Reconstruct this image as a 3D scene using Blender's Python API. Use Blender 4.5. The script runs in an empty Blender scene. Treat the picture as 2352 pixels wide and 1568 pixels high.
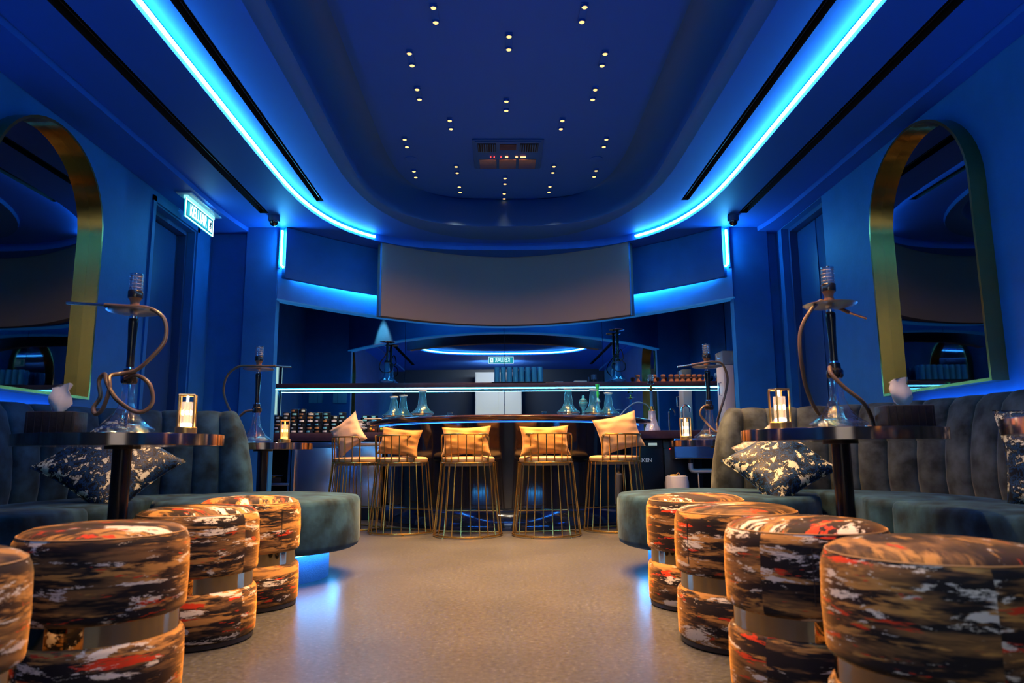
import bpy, bmesh, math, random
from mathutils import Vector, Matrix
from mathutils.geometry import tessellate_polygon
PI = math.pi
rnd = random.Random(7)
scn = bpy.context.scene
C = scn.collection
CAM_H = 0.72

# ------------------------------------------------------------------ camera, world, exposure
def make_camera():
    cd = bpy.data.cameras.new('camera'); o = bpy.data.objects.new('camera', cd); C.objects.link(o)
    cd.sensor_width = 36.0; cd.sensor_fit = 'HORIZONTAL'; cd.lens = 1640.0 / 2352.0 * 36.0
    cd.clip_start = 0.05; cd.clip_end = 100
    yaw, pitch, roll = math.radians(0.96399), math.radians(8.93344), math.radians(-0.42972)
    fw = Vector((math.sin(yaw)*math.cos(pitch), math.cos(yaw)*math.cos(pitch), math.sin(pitch)))
    r = Vector((math.cos(yaw), -math.sin(yaw), 0)); u = r.cross(fw)
    r2 = r*math.cos(roll) + u*math.sin(roll); u2 = u*math.cos(roll) - r*math.sin(roll)
    m = Matrix((r2, u2, -fw)).transposed().to_4x4(); m.translation = (0, 0, CAM_H)
    o.matrix_world = m
    cd.dof.use_dof = True; cd.dof.focus_distance = 6.4; cd.dof.aperture_fstop = 3.6
    scn.camera = o
make_camera()
w = bpy.data.worlds.new('world'); scn.world = w; w.use_nodes = True
w.node_tree.nodes['Background'].inputs[0].default_value = (0.02, 0.06, 0.16, 1)
w.node_tree.nodes['Background'].inputs[1].default_value = 0.05
scn.view_settings.view_transform = 'Standard'; scn.view_settings.look = 'None'
scn.view_settings.gamma = 1.0; scn.view_settings.use_curve_mapping = False
scn.view_settings.exposure = 0.0
scn.cycles.max_bounces = 8; scn.cycles.diffuse_bounces = 4; scn.cycles.glossy_bounces = 5
scn.cycles.transmission_bounces = 10; scn.cycles.transparent_max_bounces = 12
scn.cycles.caustics_reflective = False; scn.cycles.caustics_refractive = False
scn.cycles.sample_clamp_indirect = 4.0; scn.cycles.use_denoising = True

LED_STRENGTH = 46.0         # ceiling strips
LED_RGB = (0.09, 0.60, 1.0)
SPOT_W = 158.0               # each downlight lamp
SPOT_RGB = (1.0, 0.50, 0.17)

# ------------------------------------------------------------------ materials
MATS = {}
def inp(nd, name, v):
    if name in nd.inputs: nd.inputs[name].default_value = v
def mat(name, col, rough=0.5, metal=0.0, spec=0.5, sheen=0.0, coat=0.0, trans=0.0, emis=None, es=0.0,
        bump=0.0, bscale=60.0, var=0.0, vscale=3.0, ior=1.45, sheen_tint=None):
    if name in MATS: return MATS[name]
    m = bpy.data.materials.new(name); m.use_nodes = True; MATS[name] = m
    nt = m.node_tree; b = nt.nodes['Principled BSDF']
    inp(b, 'Base Color', (*col, 1)); inp(b, 'Roughness', rough); inp(b, 'Metallic', metal)
    inp(b, 'Specular IOR Level', spec); inp(b, 'Sheen Weight', sheen); inp(b, 'Coat Weight', coat)
    inp(b, 'Coat Roughness', 0.08); inp(b, 'Transmission Weight', trans); inp(b, 'IOR', ior)
    if sheen_tint: inp(b, 'Sheen Tint', (*sheen_tint, 1)); inp(b, 'Sheen Roughness', 0.35)
    if emis: inp(b, 'Emission Color', (*emis, 1)); inp(b, 'Emission Strength', es)
    tc = None
    if bump or var:
        tc = nt.nodes.new('ShaderNodeTexCoord')
    if bump:
        n = nt.nodes.new('ShaderNodeTexNoise'); inp(n, 'Scale', bscale); inp(n, 'Detail', 4.0)
        nt.links.new(tc.outputs['Object'], n.inputs['Vector'])
        bp = nt.nodes.new('ShaderNodeBump'); inp(bp, 'Strength', bump); inp(bp, 'Distance', 0.01)
        nt.links.new(n.outputs['Fac'], bp.inputs['Height']); nt.links.new(bp.outputs['Normal'], b.inputs['Normal'])
    if var:
        n = nt.nodes.new('ShaderNodeTexNoise'); inp(n, 'Scale', vscale); inp(n, 'Detail', 5.0)
        nt.links.new(tc.outputs['Object'], n.inputs['Vector'])
        r = nt.nodes.new('ShaderNodeValToRGB'); r.color_ramp.elements[0].position = 0.35; r.color_ramp.elements[1].position = 0.7
        r.color_ramp.elements[0].color = (*[c*(1-var) for c in col], 1); r.color_ramp.elements[1].color = (*[min(1, c*(1+var)) for c in col], 1)
        nt.links.new(n.outputs['Fac'], r.inputs['Fac']); nt.links.new(r.outputs['Color'], b.inputs['Base Color'])
    return m
def emit(name, col, s):
    return mat(name, (0.02, 0.02, 0.02), 0.5, emis=col, es=s)

WALL = mat('blue_wall_paint', (0.010, 0.145, 0.46), 0.55, bump=0.12, bscale=35, var=0.10, vscale=4)
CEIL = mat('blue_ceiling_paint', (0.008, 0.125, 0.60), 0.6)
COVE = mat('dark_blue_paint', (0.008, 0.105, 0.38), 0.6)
DOORM = mat('dark_blue_door_paint', (0.012, 0.06, 0.20), 0.45)
SLOT = mat('black_slot', (0.004, 0.005, 0.008), 0.6)
LED = emit('blue_led', LED_RGB, LED_STRENGTH)
LED2 = emit('blue_led_panel', (0.06, 0.50, 1.0), 170.0)
LEDS = emit('blue_led_soft', LED_RGB, 45.0)
LEDF = emit('blue_led_under_seat', (0.05, 0.42, 1.0), 60.0)
LEDW = emit('blue_led_behind_sofa', (0.03, 0.30, 1.0), 45.0)
GOLD = mat('brushed_gold', (0.72, 0.43, 0.10), 0.24, 1.0)
BRASS = mat('dark_brass', (0.55, 0.36, 0.10), 0.20, 1.0)
LGOLD = mat('satin_gold', (0.80, 0.50, 0.16), 0.35, 1.0)
CHROME = mat('chrome', (0.75, 0.77, 0.80), 0.10, 1.0)
STEEL = mat('brushed_steel', (0.55, 0.58, 0.62), 0.26, 1.0)
MIRROR = mat('mirror_glass', (0.52, 0.60, 0.66), 0.01, 1.0)
DMIRROR = mat('smoked_mirror_glass', (0.13, 0.16, 0.19), 0.02, 1.0)
def thin_glass(name, tint, haze=(0.6, 0.8, 1.0), hz=0.05, rim=0.55, rough=0.03, bump=0.0, bscale=50):
    m = bpy.data.materials.new(name); m.use_nodes = True; nt = m.node_tree; nt.nodes.remove(nt.nodes['Principled BSDF']); out = nt.nodes['Material Output']
    tr = nt.nodes.new('ShaderNodeBsdfTransparent'); tr.inputs[0].default_value = (*tint, 1)
    gl = nt.nodes.new('ShaderNodeBsdfGlossy'); gl.inputs['Roughness'].default_value = rough
    tl = nt.nodes.new('ShaderNodeBsdfDiffuse'); tl.inputs[0].default_value = (*haze, 1)
    lw = nt.nodes.new('ShaderNodeLayerWeight'); lw.inputs[0].default_value = rim
    pw = nt.nodes.new('ShaderNodeMath'); pw.operation = 'MULTIPLY_ADD'; pw.inputs[1].default_value = 0.75; pw.inputs[2].default_value = 0.04
    nt.links.new(lw.outputs['Facing'], pw.inputs[0])
    m1 = nt.nodes.new('ShaderNodeMixShader'); m1.inputs[0].default_value = hz; nt.links.new(tr.outputs[0], m1.inputs[1]); nt.links.new(tl.outputs[0], m1.inputs[2])
    m2 = nt.nodes.new('ShaderNodeMixShader'); nt.links.new(pw.outputs[0], m2.inputs[0]); nt.links.new(m1.outputs[0], m2.inputs[1]); nt.links.new(gl.outputs[0], m2.inputs[2])
    nt.links.new(m2.outputs[0], out.inputs[0])
    if bump:
        tc = nt.nodes.new('ShaderNodeTexCoord'); n = nt.nodes.new('ShaderNodeTexNoise'); inp(n, 'Scale', bscale); nt.links.new(tc.outputs['Object'], n.inputs['Vector'])
        bp = nt.nodes.new('ShaderNodeBump'); inp(bp, 'Strength', bump); inp(bp, 'Distance', 0.01); nt.links.new(n.outputs['Fac'], bp.inputs['Height']); nt.links.new(bp.outputs['Normal'], gl.inputs['Normal'])
    MATS[name] = m; return m
GLASS = thin_glass('clear_glass', (0.90, 0.95, 1.0), hz=0.012, rim=0.30, bump=0.45, bscale=38)
FGLASS = thin_glass('ribbed_glass', (0.80, 0.88, 0.95), hz=0.08, rim=0.6, rough=0.08)
CYG = thin_glass('cyan_lit_glass', (0.72, 0.90, 1.0), (0.06, 0.50, 1.0), 0.45, 0.4, 0.08)  # cyan LED light put into the haze colour
TUMG = thin_glass('blue_lit_glass', (0.75, 0.90, 1.0), (0.05, 0.48, 1.0), 0.5, 0.4, 0.10)  # blue glow of the tumblers put into the haze colour
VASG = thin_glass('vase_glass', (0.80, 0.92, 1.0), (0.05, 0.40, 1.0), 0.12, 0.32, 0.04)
BLACK = mat('black_gloss', (0.006, 0.007, 0.011), 0.10, spec=0.6, coat=0.6)
BLACKM = mat('black_satin', (0.010, 0.010, 0.013), 0.38)
STEMB = mat('black_stem', (0.012, 0.012, 0.014), 0.22, spec=0.6)
COUNTER = mat('dark_lacquered_wood', (0.022, 0.012, 0.014), 0.16, spec=0.6, coat=0.5, var=0.35, vscale=9)
SHELFW = mat('dark_laminate', (0.060, 0.035, 0.052), 0.35, var=0.15, vscale=20)
TRIMC = mat('copper_edge_band', (0.52, 0.40, 0.34), 0.13, 1.0)
SCREEN = mat('grey_screen_fabric', (0.17, 0.165, 0.17), 0.8, bump=0.1, bscale=400)
VELVET = mat('teal_velvet', (0.012, 0.042, 0.078), 0.8, spec=0.15, sheen=0.16, var=0.65, vscale=8, bump=0.15, bscale=25, sheen_tint=(0.45, 0.65, 0.85))
VELVETG = mat('grey_velvet', (0.050, 0.064, 0.066), 0.8, spec=0.15, sheen=0.16, var=0.65, vscale=8, bump=0.15, bscale=25, sheen_tint=(0.75, 0.78, 0.72))
TAN = mat('tan_cotton', (0.42, 0.20, 0.045), 0.8, sheen=0.2, bump=0.25, bscale=14)
BEIGE = mat('beige_cotton', (0.58, 0.40, 0.27), 0.8, sheen=0.2, bump=0.25, bscale=14)
SEATF = mat('cream_leather', (0.50, 0.34, 0.17), 0.5)
HOSE = mat('bronze_silicone_hose', (0.13, 0.085, 0.05), 0.28, spec=0.6)
WOOD = mat('brown_clay', (0.24, 0.105, 0.045), 0.5, var=0.2, vscale=30)
TERRA = mat('terracotta_clay', (0.55, 0.22, 0.10), 0.5)
WHITE = mat('white_plastic', (0.72, 0.74, 0.76), 0.4)
PANELW = mat('white_laminate', (0.75, 0.76, 0.68), 0.5)
TISSUE = mat('white_tissue', (0.85, 0.82, 0.78), 0.9)
LEATHER = mat('black_leather', (0.008, 0.007, 0.008), 0.45, bump=0.2, bscale=80)
GREEN = mat('green_glass', (0.02, 0.35, 0.10), 0.15, spec=0.7)
PLINTH = mat('blue_carpet_plinth', (0.10, 0.20, 0.42), 0.9, bump=0.5, bscale=150)
BULBG = emit('warm_crystal_light', (1.0, 0.60, 0.26), 5.0)
BULBW = emit('white_crystal_light', (1.0, 0.82, 0.66), 6.0)
BULBO = emit('orange_crystal_light', (1.0, 0.40, 0.06), 5.0)
LAMPE = emit('warm_downlight', (1.0, 0.45, 0.11), 3.6)
SIGNB = emit('exit_sign_backlight', (0.02, 0.62, 0.72), 0.9)
SIGNT = emit('exit_sign_letters', (0.75, 1.0, 1.0), 2.2)
REDL = emit('red_indicator', (1.0, 0.03, 0.03), 5.0)
REDO = emit('amber_display', (1.0, 0.25, 0.08), 6.0)

def floor_mat():
    m = bpy.data.materials.new('grey_speckled_vinyl'); m.use_nodes = True; nt = m.node_tree; b = nt.nodes['Principled BSDF']
    tc = nt.nodes.new('ShaderNodeTexCoord')
    n = nt.nodes.new('ShaderNodeTexNoise'); inp(n, 'Scale', 55.0); inp(n, 'Detail', 6.0); inp(n, 'Roughness', 0.7)
    n2 = nt.nodes.new('ShaderNodeTexNoise'); inp(n2, 'Scale', 1.6); inp(n2, 'Detail', 4.0)
    nt.links.new(tc.outputs['Object'], n.inputs['Vector']); nt.links.new(tc.outputs['Object'], n2.inputs['Vector'])
    r = nt.nodes.new('ShaderNodeValToRGB'); e = r.color_ramp.elements
    e[0].position = 0.34; e[0].color = (0.026, 0.029, 0.035, 1); e[1].position = 0.60; e[1].color = (0.070, 0.078, 0.094, 1)
    x = r.color_ramp.elements.new(0.72); x.color = (0.22, 0.24, 0.27, 1)
    nt.links.new(n.outputs['Fac'], r.inputs['Fac'])
    mx = nt.nodes.new('ShaderNodeMixRGB'); mx.blend_type = 'MULTIPLY'; mx.inputs[0].default_value = 0.45
    r2 = nt.nodes.new('ShaderNodeValToRGB'); r2.color_ramp.elements[0].position = 0.35; r2.color_ramp.elements[1].position = 0.65
    r2.color_ramp.elements[0].color = (0.55, 0.55, 0.55, 1)
    nt.links.new(n2.outputs['Fac'], r2.inputs['Fac']); nt.links.new(r.outputs['Color'], mx.inputs[1]); nt.links.new(r2.outputs['Color'], mx.inputs[2])
    nt.links.new(mx.outputs['Color'], b.inputs['Base Color']); inp(b, 'Roughness', 0.30); inp(b, 'Specular IOR Level', 0.45)
    bp = nt.nodes.new('ShaderNodeBump'); inp(bp, 'Strength', 0.12); inp(bp, 'Distance', 0.004)
    nt.links.new(n.outputs['Fac'], bp.inputs['Height']); nt.links.new(bp.outputs['Normal'], b.inputs['Normal'])
    return m
FLOORM = floor_mat()

def streak_mat():
    """brushstroke upholstery: black-brown ground, ochre, pale grey and red dabs, laid along the UV's u"""
    m = bpy.data.materials.new('brushstroke_upholstery'); m.use_nodes = True; nt = m.node_tree; b = nt.nodes['Principled BSDF']
    uv = nt.nodes.new('ShaderNodeTexCoord'); oi = nt.nodes.new('ShaderNodeObjectInfo')
    def layer(sx, sy, off, lo, hi, detail=4.0, rough=0.65, dist=0.6):
        mp = nt.nodes.new('ShaderNodeMapping'); mp.inputs['Scale'].default_value = (sx, sy, 1); mp.inputs['Location'].default_value = (off, off*1.7, off)
        nt.links.new(uv.outputs['UV'], mp.inputs['Vector'])
        n = nt.nodes.new('ShaderNodeTexNoise'); n.noise_dimensions = '4D'; inp(n, 'Scale', 1.0); inp(n, 'Detail', detail); inp(n, 'Roughness', rough); inp(n, 'Distortion', dist)
        nt.links.new(mp.outputs['Vector'], n.inputs['Vector'])
        mul = nt.nodes.new('ShaderNodeMath'); mul.operation = 'MULTIPLY'; mul.inputs[1].default_value = 37.0
        nt.links.new(oi.outputs['Random'], mul.inputs[0]); nt.links.new(mul.outputs[0], n.inputs['W'])
        r = nt.nodes.new('ShaderNodeValToRGB'); r.color_ramp.elements[0].position = lo; r.color_ramp.elements[1].position = hi
        nt.links.new(n.outputs['Fac'], r.inputs['Fac'])
        return r.outputs['Color']
    base = nt.nodes.new('ShaderNodeMixRGB'); base.inputs[1].default_value = (0.010, 0.010, 0.014, 1); base.inputs[2].default_value = (0.20, 0.11, 0.045, 1)
    nt.links.new(layer(3.6, 26, 3.1, 0.50, 0.62, 4.0, 0.65, 0.25), base.inputs[0]); cur = base.outputs['Color']
    for args, col in (((4, 30, 9.7, 0.53, 0.585, 4.0, 0.7, 0.25), (0.46, 0.24, 0.07, 1)), ((4.5, 30, 23.0, 0.60, 0.62, 4.0, 0.7, 0.25), (0.60, 0.045, 0.015, 1)), ((5.0, 23, 41.0, 0.565, 0.585, 6.0, 0.75, 0.45), (0.72, 0.70, 0.62, 1))):
        mx = nt.nodes.new('ShaderNodeMixRGB'); mx.inputs[2].default_value = col
        nt.links.new(layer(*args), mx.inputs[0]); nt.links.new(cur, mx.inputs[1]); cur = mx.outputs['Color']
    nt.links.new(cur, b.inputs['Base Color']); inp(b, 'Roughness', 0.7); inp(b, 'Sheen Weight', 0.6); inp(b, 'Sheen Roughness', 0.35); inp(b, 'Sheen Tint', (1.0, 0.50, 0.12, 1)); inp(b, 'Specular IOR Level', 0.15)
    return m
STREAK = streak_mat()

def splotch_mat(name, dark, mid, pale, scale):
    m = bpy.data.materials.new(name); m.use_nodes = True; nt = m.node_tree; b = nt.nodes['Principled BSDF']
    tc = nt.nodes.new('ShaderNodeTexCoord'); n = nt.nodes.new('ShaderNodeTexNoise'); inp(n, 'Scale', scale); inp(n, 'Detail', 6.0); inp(n, 'Roughness', 0.72); inp(n, 'Distortion', 0.35)
    nt.links.new(tc.outputs['Object'], n.inputs['Vector']); r = nt.nodes.new('ShaderNodeValToRGB'); e = r.color_ramp.elements
    r.color_ramp.interpolation = 'LINEAR'
    e[0].position = 0.42; e[0].color = (*dark, 1); e[1].position = 0.47; e[1].color = (*mid, 1)
    for p, c in ((0.50, dark), (0.545, dark), (0.57, pale), (0.8, pale)):
        x = e.new(p); x.color = (*c, 1)
    nt.links.new(n.outputs['Fac'], r.inputs['Fac']); nt.links.new(r.outputs['Color'], b.inputs['Base Color'])
    inp(b, 'Roughness', 0.45); inp(b, 'Sheen Weight', 0.0); inp(b, 'Specular IOR Level', 0.18)
    bp = nt.nodes.new('ShaderNodeBump'); inp(bp, 'Strength', 0.35); inp(bp, 'Distance', 0.01)
    nt.links.new(n.outputs['Fac'], bp.inputs['Height']); nt.links.new(bp.outputs['Normal'], b.inputs['Normal'])
    return m
SPLOTCH = splotch_mat('blue_cream_crushed_velvet', (0.005, 0.007, 0.012), (0.010, 0.055, 0.15), (0.60, 0.62, 0.46), 19.0)

# ------------------------------------------------------------------ mesh helpers
class MB:
    def __init__(s): s.v = []; s.f = []; s.uv = {}
    def add(s, vs, fs):
        o = len(s.v); s.v += [tuple(p) for p in vs]; s.f += [tuple(o+i for i in f) for f in fs]; return o
    def box(s, c, d, rz=0.0, rx=0.0, ry=0.0):
        M = Matrix.Rotation(rz, 3, 'Z') @ Matrix.Rotation(ry, 3, 'Y') @ Matrix.Rotation(rx, 3, 'X')
        vs = [Vector(c) + M @ Vector((sx*d[0]/2, sy*d[1]/2, sz*d[2]/2)) for sx in (-1, 1) for sy in (-1, 1) for sz in (-1, 1)]
        s.add(vs, [(0,1,3,2), (4,6,7,5), (0,4,5,1), (2,3,7,6), (0,2,6,4), (1,5,7,3)]); return s
    def lathe(s, prof, n=32, c=(0, 0, 0), a0=0.0, a1=2*PI, caps=True):
        full = abs(a1-a0-2*PI) < 1e-6; m = n if full else n+1
        vs = []; fs = []
        for (r, z) in prof:
            for k in range(m):
                a = a0+(a1-a0)*k/n; vs.append((c[0]+r*math.cos(a), c[1]+r*math.sin(a), c[2]+z))
        for i in range(len(prof)-1):
            for k in range(n):
                k2 = (k+1) % m if full else k+1
                fs.append((i*m+k, i*m+k2, (i+1)*m+k2, (i+1)*m+k))
        if full and caps:
            if prof[0][0] > 1e-5: fs.append(tuple(reversed(range(m))))
            if prof[-1][0] > 1e-5: fs.append(tuple((len(prof)-1)*m+k for k in range(m)))
        s.add(vs, fs); return s
    def tube(s, pts, r, n=8, closed=False, taper=None):
        pts = [Vector(p) for p in pts]; N = len(pts); vs = []; fs = []
        t0 = (pts[1]-pts[0]).normalized(); up = Vector((0, 0, 1)) if abs(t0.z) < 0.9 else Vector((1, 0, 0))
        nrm = t0.cross(up).normalized()
        for i, p in enumerate(pts):
            if closed: t = (pts[(i+1) % N]-pts[i-1]).normalized()
            else: t = (pts[min(i+1, N-1)]-pts[max(i-1, 0)]).normalized()
            nrm = (nrm - t*nrm.dot(t)); nrm = nrm.normalized() if nrm.length > 1e-6 else t.orthogonal().normalized()
            b = t.cross(nrm); rr = taper[i] if taper else r
            for k in range(n):
                a = 2*PI*k/n; vs.append(p+nrm*math.cos(a)*rr+b*math.sin(a)*rr)
        for i in range(N if closed else N-1):
            j = (i+1) % N
            for k in range(n):
                fs.append((i*n+k, i*n+(k+1) % n, j*n+(k+1) % n, j*n+k))
        if not closed:
            fs.append(tuple(reversed(range(n)))); fs.append(tuple((N-1)*n+k for k in range(n)))
        s.add(vs, fs); return s
    def strip(s, a, b):        # quads between two polylines of equal length
        n = len(a); s.add(list(a)+list(b), [(i, i+1, n+i+1, n+i) for i in range(n-1)]); return s
    def rings(s, rs, closed=True, cap=False):
        n = len(rs[0]); vs = [p for r in rs for p in r]; fs = []
        for i in range(len(rs)-1):
            for k in range(n if closed else n-1):
                k2 = (k+1) % n; fs.append((i*n+k, i*n+k2, (i+1)*n+k2, (i+1)*n+k))
        if cap: fs.append(tuple(reversed(range(n)))); fs.append(tuple((len(rs)-1)*n+k for k in range(n)))
        s.add(vs, fs); return s
    def poly(s, outer, holes=()):
        loops = [[Vector(p) for p in outer]] + [[Vector(p) for p in h] for h in holes]
        flat = [p for l in loops for p in l]; tris = tessellate_polygon(loops); s.add(flat, tris); return s
    def slab(s, outer, z0, z1, holes=()):
        for z in (z0, z1): s.poly([(p[0], p[1], z) for p in outer], [[(q[0], q[1], z) for q in h] for h in holes])
        for l in [outer]+list(holes):
            s.rings([[(p[0], p[1], z0) for p in l], [(p[0], p[1], z1) for p in l]])
        return s
    def prism(s, prof, p0, p1, u, v):   # closed 2d profile along p0->p1, axes u,v
        u, v = Vector(u), Vector(v); a = [Vector(p0)+u*x+v*y for x, y in prof]; b = [Vector(p1)+u*x+v*y for x, y in prof]
        s.rings([a, b], True, True); return s
    def mesh(s, name, m=None, smooth=True, bevel=0.0, bseg=2, merge=False, sharp=35):
        me = bpy.data.meshes.new(name); me.from_pydata(s.v, [], s.f); me.update()
        bm = bmesh.new(); bm.from_mesh(me)
        if merge: bmesh.ops.remove_doubles(bm, verts=bm.verts, dist=1e-5)
        if bevel:
            bmesh.ops.remove_doubles(bm, verts=bm.verts, dist=1e-5)
            bmesh.ops.recalc_face_normals(bm, faces=bm.faces)
            es = [e for e in bm.edges if len(e.link_faces) == 2 and e.calc_face_angle(0) > 0.6]
            bmesh.ops.bevel(bm, geom=es, offset=bevel, segments=bseg, profile=0.5, affect='EDGES', clamp_overlap=True)
        bmesh.ops.recalc_face_normals(bm, faces=bm.faces); bm.to_mesh(me); bm.free()
        if smooth:
            me.polygons.foreach_set('use_smooth', [True]*len(me.polygons)); me.set_sharp_from_angle(angle=math.radians(sharp))
        if m: me.materials.append(m)
        return me
    def obj(s, name, m, parent=None, **k):
        return link(name, s.mesh(name, m, **k), parent)

def link(name, me, parent=None, loc=None, rot=None):
    o = bpy.data.objects.new(name, me); C.objects.link(o)
    if parent: o.parent = parent
    if loc: o.location = loc
    if rot: o.rotation_euler = rot
    return o
def thing(name, label, cat, loc=(0, 0, 0), rz=0.0, group=None):
    o = bpy.data.objects.new(name, None); C.objects.link(o); o.location = loc; o.rotation_euler = (0, 0, rz); o.empty_display_size = 0.1
    o['label'] = label; o['category'] = cat
    if group: o['group'] = group
    return o
def tag(o, label, cat, group=None):
    o['label'] = label; o['category'] = cat
    if group: o['group'] = group
    return o
def struct(o): o['kind'] = 'structure'; return o
def copy_tree(src, parent=None):
    c = src.copy(); C.objects.link(c)
    if parent is not None: c.parent = parent
    for ch in list(src.children): copy_tree(ch, c)
    return c
def place(src, loc, rz, label, group=None, first=False):
    o = src if first else copy_tree(src)
    o.location = loc; o.rotation_euler = (0, 0, rz); o['label'] = label
    if group: o['group'] = group
    return o
def light(kind, name, loc, parent=None, **k):
    ld = bpy.data.lights.new(name, kind)
    for a, v in k.items(): setattr(ld, a, v)
    o = bpy.data.objects.new(name, ld); C.objects.link(o); o.location = loc
    if parent: o.parent = parent
    return o
def spline(pts, n=8, closed=False):
    P = [Vector(p) for p in pts]; N = len(P); out = []
    for i in range(N if closed else N-1):
        p0 = P[i-1] if (closed or i > 0) else P[0]*2-P[1]; p1 = P[i]; p2 = P[(i+1) % N]
        p3 = P[(i+2) % N] if (closed or i+2 < N) else P[-1]*2-P[-2]
        for k in range(n):
            t = k/n
            out.append(0.5*((2*p1)+(p2-p0)*t+(2*p0-5*p1+4*p2-p3)*t*t+(3*p1-p0-3*p2+p3)*t**3))
    if not closed: out.append(P[-1].copy())
    return out
def arc_pts(c, r, a0, a1, n, z=None):
    return [(c[0]+r*math.cos(a0+(a1-a0)*i/n), c[1]+r*math.sin(a0+(a1-a0)*i/n)) + ((z,) if z is not None else ()) for i in range(n+1)]
def text_mesh(s, size, extrude, m, name='lettering'):
    cu = bpy.data.curves.new('t', 'FONT'); cu.body = s; cu.size = size; cu.extrude = extrude; cu.align_x = 'CENTER'; cu.align_y = 'CENTER'
    t = bpy.data.objects.new('t', cu); C.objects.link(t); dg = bpy.context.evaluated_depsgraph_get(); dg.update()
    me = bpy.data.meshes.new_from_object(t.evaluated_get(dg)); me.name = name
    bpy.data.objects.remove(t); me.materials.clear(); me.materials.append(m)
    return me

# ------------------------------------------------------------------ plan shapes
AX = 0.065
def stadium(ax, yf, bf, yn, bn, n, cx=AX, seg=28, off=0.0):
    """closed plan loop: straight sides between yn and yf, superellipse ends"""
    ax, bf, bn = ax+off, bf+off, bn+off
    pts = []
    for i in range(seg+1):
        a = PI*i/seg; c, s_ = math.cos(a), math.sin(a)
        pts.append((cx+ax*math.copysign(abs(c)**(2/n), c), yf+bf*abs(s_)**(2/n)))
    for i in range(seg+1):
        a = PI+PI*i/seg; c, s_ = math.cos(a), math.sin(a)
        pts.append((cx+ax*math.copysign(abs(c)**(2/n), c), yn-bn*abs(s_)**(2/n)))
    return pts
def z3(l, z): return [(p[0], p[1], z) for p in l]
LEDL = stadium(1.94, 5.37, 2.53, 3.0, 1.8, 3.0)
LIPO = stadium(1.42, 5.37, 2.31, 3.1, 1.6, 2.3)
LIPI = stadium(1.29, 5.37, 1.85, 3.1, 1.35, 2.9)
TOPL = stadium(1.09, 5.30, 1.98, 3.1, 1.2, 3.6)
XL, XR, YN, YB = -2.95, 2.88, -1.7, 8.95
ZO, ZI, ZS, ZT = 3.02, 3.10, 2.975, 3.40        # outer ceiling, inner ceiling, wall soffit, recess top
def apse(x, y0=8.67, d=1.60, h=2.31, p=1.85): return y0-d*(abs(x-AX)/h)**p

# ------------------------------------------------------------------ floor and walls
struct(MB().box((-0.035, 3.6, -0.05), (6.6, 11.2, 0.1)).obj('floor', FLOORM, smooth=False))
def wallbox(name, x0, x1, y0, y1, z0, z1, m=WALL, bevel=0.0):
    return struct(MB().box(((x0+x1)/2, (y0+y1)/2, (z0+z1)/2), (x1-x0, y1-y0, z1-z0)).obj(name, m, smooth=bool(bevel), bevel=bevel))
def wall_with_door(name, xs, ya, yb, zt, x_in, x_out):
    m = MB()
    xc, dx = (x_in+x_out)/2, abs(x_out-x_in)
    m.box((xc, (YN-0.1+ya)/2, 1.6), (dx, ya-YN+0.1, 3.2))
    m.box((xc, (yb+9.1)/2, 1.6), (dx, 9.1-yb, 3.2))
    m.box((xc, (ya+yb)/2, (zt+3.2)/2), (dx, yb-ya, 3.2-zt))
    return struct(m.obj(name, WALL, smooth=False))
wall_with_door('wall_left', -1, 5.93, 6.72, 2.86, XL, XL-0.30)
wall_with_door('wall_right', 1, 6.07, 7.00, 2.97, XR, XR+0.30)
wallbox('wall_back', XL-0.3, XR+0.3, YB+0.02, YB+0.15, 0, 3.2, DOORM)
wallbox('wall_front', XL-0.3, XR+0.3, YN-0.15, YN, 0, 3.2, mat('night_blue_paint', (0.006, 0.02, 0.05), 0.5))
# doors set in their recesses
for nm, x, ya, yb, zt, s in (('door_1', XL-0.17, 5.93, 6.72, 2.86, -1), ('door_2', XR+0.17, 6.07, 7.00, 2.97, 1)):
    e = bpy.data.objects.new(nm, None); C.objects.link(e); e.location = (x, (ya+yb)/2, 0); struct(e)
    hw = (yb-ya)/2
    if s < 0:
        MB().box((0, 0, zt/2-0.02), (0.05, 2*hw-0.06, zt-0.06)).obj('door_leaf', DOORM, e, bevel=0.004)
    else:
        for k in (-1, 1):
            MB().box((0, k*hw/2, zt/2-0.02), (0.05, hw-0.02, zt-0.06)).obj('door_leaf', DOORM, e, bevel=0.004)
    f = MB()
    for k in (-1, 1): f.box((-s*0.05, k*(hw-0.02), zt/2), (0.10, 0.04, zt))
    f.box((-s*0.05, 0, zt-0.02), (0.10, 2*hw-0.08, 0.04)); f.obj('door_frame', DOORM, e, smooth=False)
    MB().tube([(-s*0.06, -hw*0.75 if s < 0 else -0.05, 0.95), (-s*0.06, -hw*0.75 if s < 0 else -0.05, 1.15)], 0.010).obj('door_handle', STEEL, e)
# trim round the doors' faces (thin raised line)
t = MB()
for y in (5.88, 6.77): t.box((XL+0.008, y, 1.46), (0.016, 0.05, 2.92))
t.box((XL+0.008, 6.325, 2.90), (0.016, 0.94, 0.05)); struct(t.obj('trim_1', WALL, smooth=False))
# returns and pilasters beside the bar niche
def pilaster(name, x0, x1, ya, yb, xr, yr):
    pts = [(x0, ya+0.05), (x0+math.copysign(0.03, x1-x0), ya), (x1, ya), (x1, yb), (xr, yb), (xr, yr), (x0, yr)]
    m = MB(); m.slab(pts, 0, 3.10); return struct(m.obj(name, WALL, smooth=False))
pilaster('wall_pilaster_left', -2.60, -2.25, 7.06, 7.17, XL, 7.14)
pilaster('wall_pilaster_right', 2.79, 2.38, 7.08, 7.19, XR, 7.16)

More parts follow.
